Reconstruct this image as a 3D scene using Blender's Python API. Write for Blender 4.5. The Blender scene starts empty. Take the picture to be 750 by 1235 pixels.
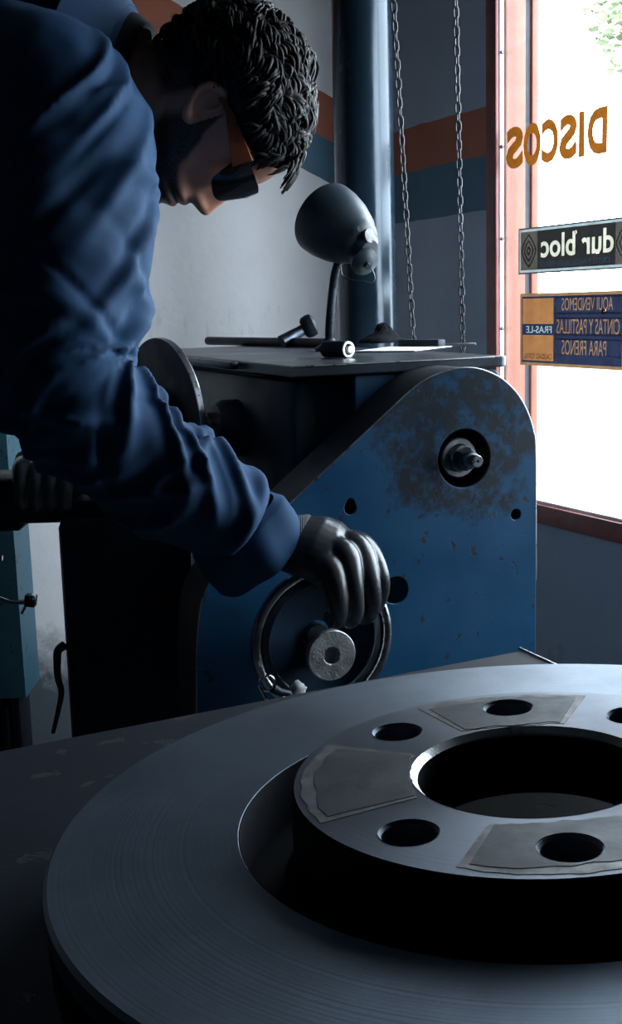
import bpy, bmesh, math, random
import numpy as np
from mathutils import Vector, Matrix, noise

random.seed(7)
SC = bpy.context.scene
COL = SC.collection

# ------------------------------------------------------------------ camera
F, PITCH, ROLL = 1450.0, math.radians(9.8), -math.radians(1.6)
EYE = Vector((0, 0, 1.10))
cp, sp, cr, sr = math.cos(PITCH), math.sin(PITCH), math.cos(ROLL), math.sin(ROLL)
E1, E2, FWD = Vector((1, 0, 0)), Vector((0, sp, cp)), Vector((0, cp, -sp))
RIGHT, UP = E1 * cr + E2 * sr, E1 * -sr + E2 * cr
cam_d = bpy.data.cameras.new('camera')
cam_d.sensor_fit = 'VERTICAL'
cam_d.sensor_height = 24.0
cam_d.lens = 24.0 * F / 1235.0
cam_d.clip_start = 0.01
cam = bpy.data.objects.new('camera', cam_d)
COL.objects.link(cam)
M = Matrix((RIGHT, UP, -FWD)).transposed().to_4x4()
M.translation = EYE
cam.matrix_world = M
SC.camera = cam

# ------------------------------------------------------------------ light
SC.view_settings.view_transform = 'Standard'
SC.view_settings.look = 'None'
SC.view_settings.gamma = 1.0
SC.view_settings.use_curve_mapping = False
SC.view_settings.exposure = 0.0
world = bpy.data.worlds.new('sky')
SC.world = world
world.use_nodes = True
bgn = world.node_tree.nodes['Background']
bgn.inputs[0].default_value = (0.76, 0.88, 1.0, 1)
bgn.inputs[1].default_value = 17.0


def ray(px, py):
    x, y = (px - 375) / F, -(py - 617.5) / F
    return RIGHT * x + UP * y + FWD


def at(px, py, Y):
    d = ray(px, py)
    return EYE + d * (Y / d.y)


def on(px, py, p0, n):
    d = ray(px, py)
    return EYE + d * ((p0 - EYE).dot(n) / d.dot(n))


def onz(px, py, z):
    d = ray(px, py)
    return EYE + d * ((z - EYE.z) / d.z)


Z = Vector((0, 0, 1))

# room frame: corner K, DR runs along the window wall toward the camera, DL along the back wall to the left
K = at(445, 300, 3.0)
K.z = 0
DR = Vector((0.42280, -0.90622, 0))
DL = Vector((-0.90622, -0.42280, 0))
WIN_A0, WIN_A1, WIN_Z0, WIN_Z1 = 0.545, 2.06, 0.70, 1.85

pl = bpy.data.lights.new('window_daylight', 'AREA')
pl.shape = 'RECTANGLE'
pl.size = WIN_A1 - WIN_A0
pl.size_y = WIN_Z1 - WIN_Z0
pl.cycles.is_portal = True
plo = bpy.data.objects.new('window_daylight', pl)
COL.objects.link(plo)
wc = K + DR * (WIN_A0 + WIN_A1) / 2 + Z * (WIN_Z0 + WIN_Z1) / 2 - DL * 0.14
# area light shines along its -Z: local Z must point out of the room (-DL)
plo.matrix_world = Matrix.Translation(wc) @ Matrix((DR, Z, DR.cross(Z))).transposed().to_4x4()
if (plo.matrix_world.to_3x3() @ Z).dot(DL) > 0:
    plo.matrix_world = Matrix.Translation(wc) @ Matrix((-DR, Z, (-DR).cross(Z))).transposed().to_4x4()


# ------------------------------------------------------------------ helpers
class MB:
    def __init__(self):
        self.v, self.f = [], []

    def add(self, verts, faces):
        o = len(self.v)
        self.v += [Vector(p) for p in verts]
        self.f += [[i + o for i in f] for f in faces]
        return self

    def box(self, c, size, mat=None, bev=0.0):
        bm = bmesh.new()
        bmesh.ops.create_cube(bm, size=1)
        for v in bm.verts:
            v.co = Vector((v.co.x * size[0], v.co.y * size[1], v.co.z * size[2]))
        if bev:
            bmesh.ops.bevel(bm, geom=list(bm.edges), offset=bev, segments=2, profile=0.5, affect='EDGES')
        R = mat or Matrix.Identity(3)
        bm.verts.index_update()
        self.add([Vector(c) + R @ v.co for v in bm.verts], [[v.index for v in f.verts] for f in bm.faces])
        bm.free()
        return self

    def loft(self, rings, cap=True, closed=False):
        n = len(rings[0])
        v = [p for r in rings for p in r]
        f = []
        m = len(rings)
        for i in range(m if closed else m - 1):
            a, b = i * n, ((i + 1) % m) * n
            for j in range(n):
                k = (j + 1) % n
                f.append([a + j, a + k, b + k, b + j])
        if cap and not closed:
            f.append(list(range(n))[::-1])
            f.append([(m - 1) * n + j for j in range(n)])
        return self.add(v, f)

    def lathe(self, prof, o, axis, seg=48, cap=True, closed=False):
        axis = Vector(axis).normalized()
        x, y = frame(axis)
        rings = []
        for r, h in prof:
            rings.append([Vector(o) + axis * h + (x * math.cos(2 * math.pi * j / seg) + y * math.sin(2 * math.pi * j / seg)) * r for j in range(seg)])
        return self.loft(rings, cap, closed)

    def tube(self, path, rad, seg=12, cap=True, closed=False):
        path = [Vector(p) for p in path]
        n = len(path)
        fr = frames(path, closed)
        rings = []
        for i, (p, (x, y, t)) in enumerate(zip(path, fr)):
            r = rad(i / max(1, n - 1)) if callable(rad) else rad
            rings.append([p + (x * math.cos(2 * math.pi * j / seg) + y * math.sin(2 * math.pi * j / seg)) * r for j in range(seg)])
        return self.loft(rings, cap, closed)

    def build(self, name, mat, parent=None, smooth=True, angle=40):
        me = bpy.data.meshes.new(name)
        me.from_pydata([tuple(p) for p in self.v], [], self.f)
        fix(me, smooth, angle)
        me.materials.append(mat)
        o = bpy.data.objects.new(name, me)
        COL.objects.link(o)
        o.parent = parent
        if parent is not None:
            o.matrix_parent_inverse = parent_world(parent).inverted()
        return o


def parent_world(o):
    m = o.matrix_basis.copy()
    while o.parent is not None:
        m = o.parent.matrix_basis @ o.matrix_parent_inverse @ m
        o = o.parent
    return m


def fix(me, smooth=True, angle=40):
    bm = bmesh.new()
    bm.from_mesh(me)
    bmesh.ops.recalc_face_normals(bm, faces=bm.faces)
    bm.to_mesh(me)
    bm.free()
    me.polygons.foreach_set('use_smooth', [smooth] * len(me.polygons))
    if smooth and angle < 179:
        me.set_sharp_from_angle(angle=math.radians(angle))
    me.update()


def frame(t):
    t = Vector(t).normalized()
    a = Vector((0, 0, 1)) if abs(t.z) < 0.9 else Vector((0, 1, 0))
    x = a.cross(t).normalized()
    return x, t.cross(x)


def frames(path, closed=False):
    n = len(path)
    ts = []
    for i in range(n):
        if closed:
            t = path[(i + 1) % n] - path[i - 1]
        else:
            t = path[min(i + 1, n - 1)] - path[max(i - 1, 0)]
        ts.append(t.normalized())
    x, y = frame(ts[0])
    out = [(x, y, ts[0])]
    for i in range(1, n):
        x = (x - ts[i] * x.dot(ts[i])).normalized()
        y = ts[i].cross(x)
        out.append((x, y, ts[i]))
    return out


def catmull(pts, n):
    """smooth interpolation of a list of tuples"""
    P = np.array(pts, float)
    m = len(P)
    ts = np.linspace(0, m - 1, n)
    out = []
    for t in ts:
        i = min(int(t), m - 2)
        u = t - i
        p0, p1, p2, p3 = P[max(i - 1, 0)], P[i], P[i + 1], P[min(i + 2, m - 1)]
        out.append(0.5 * ((2 * p1) + (-p0 + p2) * u + (2 * p0 - 5 * p1 + 4 * p2 - p3) * u * u + (-p0 + 3 * p1 - 3 * p2 + p3) * u ** 3))
    return np.array(out)


def thing(name, label, cat, loc=(0, 0, 0), group=None):
    o = bpy.data.objects.new(name, None)
    o.empty_display_size = 0.05
    COL.objects.link(o)
    o.location = loc
    o['label'] = label
    o['category'] = cat
    if group:
        o['group'] = group
    return o


def tag(o, label, cat, group=None):
    o['label'] = label
    o['category'] = cat
    if group:
        o['group'] = group
    return o


def struct(o):
    o['kind'] = 'structure'
    return o


def remesh(mb, voxel, smooth_it=3):
    """one continuous skin over overlapping closed shapes"""
    me = bpy.data.meshes.new('tmp')
    me.from_pydata([tuple(p) for p in mb.v], [], mb.f)
    bm = bmesh.new()
    bm.from_mesh(me)
    bmesh.ops.recalc_face_normals(bm, faces=bm.faces)
    bm.to_mesh(me)
    bm.free()
    o = bpy.data.objects.new('tmp', me)
    COL.objects.link(o)
    m = o.modifiers.new('r', 'REMESH')
    m.mode = 'VOXEL'
    m.voxel_size = voxel
    if smooth_it:
        s = o.modifiers.new('s', 'SMOOTH')
        s.factor = 0.5
        s.iterations = smooth_it
    dg = bpy.context.evaluated_depsgraph_get()
    res = bpy.data.meshes.new_from_object(o.evaluated_get(dg))
    bpy.data.objects.remove(o)
    res.materials.clear()
    res.polygons.foreach_set('use_smooth', [True] * len(res.polygons))
    return res


def mesh_obj(name, me, mat, parent=None):
    me.name = name
    me.materials.append(mat)
    o = bpy.data.objects.new(name, me)
    COL.objects.link(o)
    o.parent = parent
    if parent is not None:
        o.matrix_parent_inverse = parent_world(parent).inverted()
    return o


# ------------------------------------------------------------------ materials
class NT:
    def __init__(self, name):
        self.m = bpy.data.materials.new(name)
        self.m.use_nodes = True
        self.t = self.m.node_tree
        self.b = self.t.nodes['Principled BSDF']
        self.out = self.t.nodes['Material Output']

    def n(self, kind, **kw):
        nd = self.t.nodes.new(kind)
        for k, v in kw.items():
            setattr(nd, k, v)
        return nd

    def link(self, a, b):
        self.t.links.new(a, b)

    def coord(self, which='Object'):
        return self.n('ShaderNodeTexCoord').outputs[which]

    def noise(self, scale, detail=5, rough=0.6, vec=None, dist=0.0):
        nd = self.n('ShaderNodeTexNoise')
        nd.inputs['Scale'].default_value = scale
        nd.inputs['Detail'].default_value = detail
        nd.inputs['Roughness'].default_value = rough
        nd.inputs['Distortion'].default_value = dist
        self.link(vec if vec is not None else self.coord(), nd.inputs['Vector'])
        return nd.outputs['Fac']

    def ramp(self, fac, stops, interp='LINEAR'):
        nd = self.n('ShaderNodeValToRGB')
        nd.color_ramp.interpolation = interp
        el = nd.color_ramp.elements
        while len(el) < len(stops):
            el.new(0.5)
        for e, (p, c) in zip(el, stops):
            e.position = p
            e.color = (*c, 1) if len(c) == 3 else c
        self.link(fac, nd.inputs[0])
        return nd.outputs[0]

    def mix(self, fac, a, b, mode='MIX'):
        nd = self.n('ShaderNodeMix', data_type='RGBA', blend_type=mode)
        for s, v in ((0, fac), (6, a), (7, b)):
            if isinstance(v, (int, float)):
                nd.inputs[s].default_value = v
            elif isinstance(v, tuple):
                nd.inputs[s].default_value = (*v, 1)
            else:
                self.link(v, nd.inputs[s])
        return nd.outputs[2]

    def math(self, op, a, b=0.0, clamp=False):
        nd = self.n('ShaderNodeMath', operation=op, use_clamp=clamp)
        for i, v in enumerate((a, b)):
            if isinstance(v, (int, float)):
                nd.inputs[i].default_value = v
            else:
                self.link(v, nd.inputs[i])
        return nd.outputs[0]

    def bump(self, h, strength=0.3, dist=0.002):
        nd = self.n('ShaderNodeBump')
        nd.inputs['Strength'].default_value = strength
        nd.inputs['Distance'].default_value = dist
        self.link(h, nd.inputs['Height'])
        self.link(nd.outputs[0], self.b.inputs['Normal'])

    def set(self, **kw):
        for k, v in kw.items():
            k = k.replace('_', ' ')
            if isinstance(v, (int, float)):
                self.b.inputs[k].default_value = v
            elif isinstance(v, tuple):
                self.b.inputs[k].default_value = (*v, 1)
            else:
                self.link(v, self.b.inputs[k])
        return self


def simple(name, c, rough=0.5, metal=0.0, var=0.25, scale=14, bump=0.15, bscale=120, spec=0.5):
    t = NT(name)
    n = t.noise(scale)
    lo = tuple(x * (1 - var) for x in c)
    hi = tuple(min(1, x * (1 + var)) for x in c)
    t.set(Base_Color=t.ramp(n, [(0.3, lo), (0.7, hi)]), Metallic=metal, Specular_IOR_Level=spec)
    r = t.noise(scale * 2.3)
    t.set(Roughness=t.ramp(r, [(0.3, (max(0, rough - .08),) * 3), (0.7, (min(1, rough + .08),) * 3)]))
    if bump:
        t.bump(t.noise(bscale), bump, 0.001)
    return t.m


def paint_worn(name, c, grime=(0.006, 0.008, 0.011), centre=None, radius=0.12, rough=0.42, amount=0.62, metal=0.0, spec=.5):
    """old machine paint: chips, scratches and a grease stain round a point"""
    t = NT(name)
    co = t.coord()
    n1 = t.noise(6, 4)
    base = t.ramp(n1, [(0.3, tuple(x * .78 for x in c)), (0.7, tuple(x * 1.15 for x in c))])
    chips = t.noise(70, 4, 0.55)
    chipm = t.ramp(chips, [(amount + .02, (0, 0, 0)), (amount + .06, (1, 1, 1))])
    col = t.mix(chipm, base, (0.02, 0.022, 0.026))
    mp = t.n('ShaderNodeMapping')
    mp.inputs['Scale'].default_value = (10, 10, 130)
    mp.inputs['Rotation'].default_value = (0, 0.5, 0.3)
    t.link(co, mp.inputs[0])
    sc = t.noise(3, 3, 0.5, vec=mp.outputs[0])
    scm = t.ramp(sc, [(0.70, (0, 0, 0)), (0.74, (1, 1, 1))])
    col = t.mix(t.math('MULTIPLY', scm, 0.35), col, tuple(min(1, x * 2.2 + .03) for x in c))
    if centre is not None:
        vd = t.n('ShaderNodeVectorMath', operation='DISTANCE')
        t.link(co, vd.inputs[0])
        vd.inputs[1].default_value = tuple(centre)
        nn = t.noise(16, 6, 0.7)
        d = t.math('ADD', vd.outputs['Value'], t.math('MULTIPLY', t.math('SUBTRACT', nn, 0.5), radius * 1.6))
        m = t.ramp(t.math('DIVIDE', d, radius * 2), [(0.44, (1, 1, 1)), (0.56, (0, 0, 0))])
        brk = t.ramp(t.noise(48, 5, .7), [(.36, (.15, .15, .15)), (.52, (.95, .95, .95))])
        col = t.mix(t.math('MULTIPLY', m, brk), col, grime)
    t.set(Base_Color=col, Metallic=metal, Specular_IOR_Level=spec)
    t.set(Roughness=t.ramp(n1, [(0.3, (rough - .08,) * 3), (0.7, (rough + .12,) * 3)]))
    t.bump(t.math('SUBTRACT', t.noise(35, 3), t.math('MULTIPLY', chipm, 0.5)), 0.25, 0.0012)
    return t.m


def wall_mat(name, slope, z_or, z_mid, z_bl, lo=(0.66, 0.65, 0.665), hi=(0.78, 0.765, 0.76)):
    """painted masonry: pale grey, an orange and a blue stripe, dirty foot"""
    t = NT(name)
    co = t.coord()
    sx = t.n('ShaderNodeSeparateXYZ')
    t.link(co, sx.inputs[0])
    w = t.math('MULTIPLY', t.math('SUBTRACT', t.noise(9, 3), 0.5), 0.012)
    v = t.math('ADD', t.math('SUBTRACT', sx.outputs[2], t.math('MULTIPLY', sx.outputs[0], slope)), w)
    n1 = t.noise(2.2, 6, 0.65)
    pale = t.ramp(n1, [(0.3, lo), (0.7, hi)])
    spots = t.ramp(t.noise(14, 5, 0.6), [(0.67, (0, 0, 0)), (0.70, (1, 1, 1))])
    pale = t.mix(t.math('MULTIPLY', spots, 0.45), pale, (0.27, 0.29, 0.29))
    # handled, scuffed band at working height with vertical drags
    mpv = t.n('ShaderNodeMapping')
    mpv.inputs['Scale'].default_value = (38, 38, 9)
    t.link(co, mpv.inputs[0])
    drag = t.ramp(t.noise(1.0, 5, .7, vec=mpv.outputs[0]), [(.56, (0, 0, 0)), (.70, (1, 1, 1))])
    hb = t.ramp(t.math('ADD', sx.outputs[2], t.math('MULTIPLY', t.math('SUBTRACT', t.noise(5, 4), .5), .16)), [(.94, (0, 0, 0)), (.98, (1, 1, 1))])
    hb2 = t.math('LESS_THAN', sx.outputs[2], 1.10)
    pale = t.mix(t.math('MULTIPLY', t.math('MULTIPLY', drag, hb2), t.math('MULTIPLY', hb, .38)), pale, (0.30, 0.31, 0.31))
    # scuffed, greasy foot of the wall
    lowv = t.math('ADD', sx.outputs[2], t.math('MULTIPLY', t.math('SUBTRACT', t.noise(7, 6, .7), .5), 0.35))
    lm = t.ramp(lowv, [(0.27, (1, 1, 1)), (0.40, (0, 0, 0))])
    pale = t.mix(lm, pale, (0.07, 0.085, 0.10))

    def band(lo, hi):
        a = t.math('GREATER_THAN', v, lo)
        b = t.math('LESS_THAN', v, hi)
        return t.math('MULTIPLY', a, b)
    n2 = t.noise(5, 5)
    orange = t.ramp(n2, [(0.3, (0.33, 0.095, 0.055)), (0.7, (0.42, 0.135, 0.075))])
    blue = t.ramp(n2, [(0.3, (0.055, 0.13, 0.19)), (0.7, (0.075, 0.165, 0.23))])
    col = t.mix(band(z_mid, z_or), pale, orange)
    col = t.mix(band(z_bl, z_mid), col, blue)
    t.set(Base_Color=col, Roughness=0.75)
    t.bump(t.noise(28, 6, 0.65), 0.35, 0.004)
    return t.m


MAT = {}
MAT['white_trim'] = simple('white_trim', (0.72, 0.72, 0.7), 0.45)
MAT['red_frame'] = simple('red_frame_paint', (0.20, 0.045, 0.04), 0.45)
MAT['coral'] = simple('coral_paint', (0.25, 0.078, 0.042), 0.55, var=.12)
MAT['gap'] = simple('dark_seam', (0.04, 0.04, 0.05), 0.7)
MAT['concrete'] = simple('concrete', (0.075, 0.085, 0.10), 0.8, bump=.4, bscale=40)
MAT['pavement'] = simple('pavement', (0.2, 0.2, 0.19), 0.85, bump=.3, bscale=30)
MAT['ceiling'] = simple('ceiling_paint', (0.13, 0.14, 0.155), 0.85)
MAT['dark_plaster'] = simple('dark_plaster', (0.09, 0.105, 0.13), 0.85)  # dark tone chosen to cut light bounced from the unseen walls
MAT['steel'] = simple('machined_steel', (0.42, 0.43, 0.44), 0.32, 1.0, var=.2, scale=30)
MAT['dark_steel'] = simple('dark_steel', (0.075, 0.088, 0.108), 0.36, 1.0, var=.35, scale=25)
MAT['black_iron'] = simple('black_iron', (0.008, 0.012, 0.020), 0.5, 0.2, var=.3, spec=.3)
MAT['chrome'] = simple('chrome', (0.75, 0.76, 0.78), 0.12, 1.0, var=.05, bump=.02)
MAT['pipe'] = simple('pipe_paint', (0.012, 0.026, 0.040), 0.22, 0.25, var=.25, scale=6, bump=.03)
MAT['chain'] = simple('chain_steel', (0.075, 0.075, 0.08), 0.38, 0.9)
MAT['lamp'] = paint_worn('lamp_enamel', (0.013, 0.023, 0.032), amount=.6, rough=.4)
MAT['rubber'] = simple('black_rubber', (0.012, 0.012, 0.014), 0.65)
MAT['rag'] = simple('black_rag', (0.010, 0.010, 0.012), 0.95, bump=.5, bscale=200, spec=.1)
MAT['paper'] = simple('white_paper', (0.75, 0.76, 0.76), 0.7, var=.06)
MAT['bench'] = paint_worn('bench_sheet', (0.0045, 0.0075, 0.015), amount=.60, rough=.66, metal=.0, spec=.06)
MAT['teal'] = paint_worn('teal_machine_paint', (0.05, 0.16, 0.22))
MAT['dark_blue'] = paint_worn('lathe_side_paint', (0.010, 0.020, 0.032), amount=.60, rough=.5)  # one even dark blue for the lathe body and arbor boss


def disc_steel(name, c=(0.30, 0.31, 0.32), rough=0.33, rust=0.0, rings=0.35, metal=1.0):
    """turned cast iron: concentric tool marks, stains"""
    t = NT(name)
    sx = t.n('ShaderNodeSeparateXYZ')
    t.link(t.coord(), sx.inputs[0])
    r = t.math('SQRT', t.math('ADD', t.math('MULTIPLY', sx.outputs[0], sx.outputs[0]), t.math('MULTIPLY', sx.outputs[1], sx.outputs[1])))
    cb = t.n('ShaderNodeCombineXYZ')
    t.link(r, cb.inputs[0])
    groove = t.noise(900, 2, 0.5, vec=cb.outputs[0])
    n1 = t.noise(16, 5, .6)
    col = t.ramp(n1, [(0.32, tuple(x * .72 for x in c)), (0.68, tuple(x * 1.12 for x in c))])
    if rust:
        rm = t.ramp(t.noise(30, 6, .7), [(0.55, (0, 0, 0)), (0.64, (1, 1, 1))])
        col = t.mix(t.math('MULTIPLY', rm, rust), col, (0.13, 0.075, 0.05))
    t.set(Base_Color=col, Metallic=metal)
    t.set(Roughness=t.ramp(t.noise(22, 5), [(0.3, (rough - .05,) * 3), (0.7, (rough + .10,) * 3)]))
    if 'Anisotropic' in t.b.inputs:
        t.set(Anisotropic=0.5)
        tg = t.n('ShaderNodeTangent', direction_type='RADIAL', axis='Z')
        t.link(tg.outputs[0], t.b.inputs['Tangent'])
    t.bump(t.math('ADD', groove, t.math('MULTIPLY', t.noise(260, 3), .4)), rings, 0.0002)
    return t.m


# ------------------------------------------------------------------ room
def wall_obj(name, origin, xdir, boxes, mat, thick_dir):
    """wall in its own frame: local x along the wall, z up, y outward"""
    o_m = Matrix((xdir, thick_dir, Z)).transposed().to_4x4()
    o_m.translation = origin
    mb = MB()
    for (x0, x1, z0, z1, t0, t1) in boxes:
        mb.box(((x0 + x1) / 2, (t0 + t1) / 2, (z0 + z1) / 2), (x1 - x0, t1 - t0, z1 - z0))
    ob = mb.build(name, mat, smooth=False)
    ob.matrix_world = o_m
    return struct(ob)


H = 2.9
W = 0.16
WW = 0.096
m_back = wall_mat('back_wall_paint', 0.48, 1.535, 1.432, 1.335)
m_win = wall_mat('window_wall_shaded', 0.0, 1.485, 1.39, 1.28, (0.29, 0.345, 0.42), (0.38, 0.44, 0.52))  # colour darkened and blued to stand in for the backlit wall's shade
wall_obj('wall_back', K, DL, [(-0.16, 5.2, 0, H, 0, W)], m_back, -DR)
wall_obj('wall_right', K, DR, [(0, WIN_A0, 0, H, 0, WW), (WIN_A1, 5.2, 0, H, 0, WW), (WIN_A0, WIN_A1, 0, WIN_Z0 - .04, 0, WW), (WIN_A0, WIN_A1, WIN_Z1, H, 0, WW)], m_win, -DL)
wall_obj('wall_left', K + DL * 5.2, DR, [(0, 5.2, 0, H, 0, W)], MAT['dark_plaster'], DL)
wall_obj('wall_front', K + DR * 5.2, DL, [(-.16, 5.36, 0, H, 0, W)], MAT['dark_plaster'], DR)
Rm = Matrix((DR, DL, DR.cross(DL))).transposed()
mid = K + DR * 2.6 + DL * 2.6
struct(MB().box(mid - Z * .05, (5.6, 5.6, 0.1), Rm).build('floor', MAT['concrete'], smooth=False))
struct(MB().box(mid + Z * (H + .05), (5.6, 5.6, 0.1), Rm).build('ceiling', MAT['ceiling'], smooth=False))


def wp(a, z, out=0.0):
    """point on the window wall: a along it, z up, out = metres outward"""
    return K + DR * a + Z * z - DL * out


RW = Matrix((DR, -DL, Z)).transposed()
win = bpy.data.objects.new('window_1', None)
COL.objects.link(win)
win.location = wp(WIN_A0, WIN_Z0)
win['kind'] = 'structure'
win['label'] = 'large shop window with red painted frame and bright daylight'


def wbox(a0, a1, z0, z1, o0, o1, name, mat, parent=win, bev=0.002):
    return MB().box(wp((a0 + a1) / 2, (z0 + z1) / 2, (o0 + o1) / 2), (abs(a1 - a0), abs(o1 - o0), z1 - z0), RW, bev).build(name, mat, parent)


FA = 0.560      # face of the painted reveal
wbox(FA - .036, FA, WIN_Z0 - .04, WIN_Z1, -.008, .0005, 'jamb', MAT['red_frame'])
wbox(WIN_A1 - .015, WIN_A1 + .022, WIN_Z0 - .04, WIN_Z1, -.008, .0005, 'jamb', MAT['red_frame'])
wbox(FA - .016, FA + .0015, WIN_Z0, WIN_Z1, .0008, .011, 'glazing_bead', MAT['white_trim'])
wbox(WIN_A1 - .0165, WIN_A1 + .001, WIN_Z0, WIN_Z1, .0008, .011, 'glazing_bead', MAT['white_trim'])
wbox(FA - .016, FA, WIN_Z0, WIN_Z1, .017, .0645, 'reveal_plank', MAT['coral'])
wbox(FA - .016, FA - .006, WIN_Z0, WIN_Z1, .0645, .080, 'reveal_groove', MAT['gap'])
wbox(FA - .016, FA, WIN_Z0, WIN_Z1, .080, .0965, 'reveal_plank', MAT['coral'])
wbox(FA - .036, WIN_A1 + .022, WIN_Z0 - .042, WIN_Z0 - .004, -.010, .0005, 'bottom_rail', MAT['red_frame'])
wbox(WIN_A0, WIN_A1, WIN_Z0 - .006, WIN_Z0 + .003, -.003, .15, 'sill', MAT['white_trim'])
wbox(FA - .036, WIN_A1 + .022, WIN_Z1 - .02, WIN_Z1 + .02, -.008, .0005, 'top_rail', MAT['red_frame'])
for i, z in enumerate((0.86, 1.04, 1.22, 1.40, 1.58)):
    MB().lathe([(.0001, .0035), (.003, .0028), (.0042, 0)], wp(FA + .0015, z, .006), DR, 12).build('screw', MAT['dark_steel'], win)
g = NT('window_glass')
tr = g.n('ShaderNodeBsdfTransparent')
tr.inputs[0].default_value = (0.97, 0.98, 0.98, 1)
gl = g.n('ShaderNodeBsdfGlossy')
gl.inputs['Roughness'].default_value = 0.02
mx = g.n('ShaderNodeMixShader')
mx.inputs[0].default_value = 0.05
g.link(tr.outputs[0], mx.inputs[1])
g.link(gl.outputs[0], mx.inputs[2])
g.link(mx.outputs[0], g.out.inputs[0])
MAT['glass'] = g.m
wbox(FA - .01, WIN_A1, WIN_Z0 + .002, WIN_Z1 - .01, .0125, .0165, 'pane', MAT['glass'], bev=0)

# outside: pavement and a small tree
struct(MB().box(K + DR * 2.6 - DL * 8.17 - Z * .05, (40, 16, 0.1), RW).build('ground_outside', MAT['pavement'], smooth=False))


def leaf_mat():
    t = NT('leaves')
    t.set(Base_Color=t.ramp(t.noise(6), [(.3, (.10, .13, .05)), (.7, (.20, .23, .12))]), Roughness=.6)
    return t.m


tc = at(793, 5, 7.5)
tree = thing('street_tree', 'pale green tree seen through the window in the street', 'tree', (tc.x, tc.y, 0))
MB().tube([(tc.x, tc.y, 0), (tc.x + .03, tc.y, 1.2), (tc.x - .02, tc.y, tc.z - .3), (tc.x, tc.y, tc.z + .3)], lambda s: .09 - .05 * s, 10).build('trunk', simple('bark', (.12, .09, .07), .9), tree)
mb = MB()
for i in range(1500):
    d = Vector((random.gauss(0, 1), random.gauss(0, 1), random.gauss(0, .8)))
    p = tc + d.normalized() * .46 * random.random() ** .45
    a = Vector((random.gauss(0, 1), random.gauss(0, 1), random.gauss(0, 1))).normalized()
    x, y = frame(a)
    s = random.uniform(.025, .05)
    mb.add([p - x * s, p + y * s * .5 + a * .004, p + x * s, p - y * s * .5 + a * .004], [[0, 1, 2, 3]])
crown = mb.build('crown', leaf_mat(), tree)
crown['kind'] = 'stuff'


# ------------------------------------------------------------------ writing on the glass
def sticker(name, c, transl=0.6):
    """thin printed film: lit from the street it glows through, from inside it reflects"""
    t = NT(name)
    t.t.nodes.remove(t.b)
    c = tuple(x * .85 for x in c)
    d = t.n('ShaderNodeBsdfDiffuse')
    tl = t.n('ShaderNodeBsdfTranslucent')
    nz = t.noise(40, 4)
    col = t.ramp(nz, [(.3, tuple(x * .8 for x in c)), (.7, tuple(min(1, x * 1.15) for x in c))])
    t.link(col, d.inputs[0])
    t.link(col, tl.inputs[0])
    m = t.n('ShaderNodeMixShader')
    m.inputs[0].default_value = transl
    t.link(d.outputs[0], m.inputs[1])
    t.link(tl.outputs[0], m.inputs[2])
    t.link(m.outputs[0], t.out.inputs[0])
    return t.m


S_GOLD = sticker('gold_paint', (0.115, 0.036, 0.0045))
S_EDGE = sticker('pale_letter_edge', (0.17, 0.13, 0.075))
S_BLACK = sticker('sign_black', (0.0085, 0.0078, 0.0075))
S_CREAM = sticker('sign_cream', (0.24, 0.22, 0.165))
S_BLUE = sticker('sign_small_blue', (0.008, 0.016, 0.028))
S_TAUPE = sticker('sign_taupe', (0.032, 0.027, 0.022))
S_TAUPE2 = sticker('sign_dark_taupe', (0.30, 0.28, 0.27))
S_PALE = sticker('sign_pale_border', (0.13, 0.15, 0.145))
S_LINE = sticker('sign_dark_outline', (0.018, 0.020, 0.020))
S_ORANGE = sticker('sign_orange', (0.135, 0.056, 0.020))
S_NAVY = sticker('sign_navy', (0.0085, 0.0105, 0.021))
S_TAN = sticker('sign_tan_letters', (0.105, 0.055, 0.024))
S_BROWN = sticker('sign_brown_letters', (0.25, 0.17, 0.12))


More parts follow.
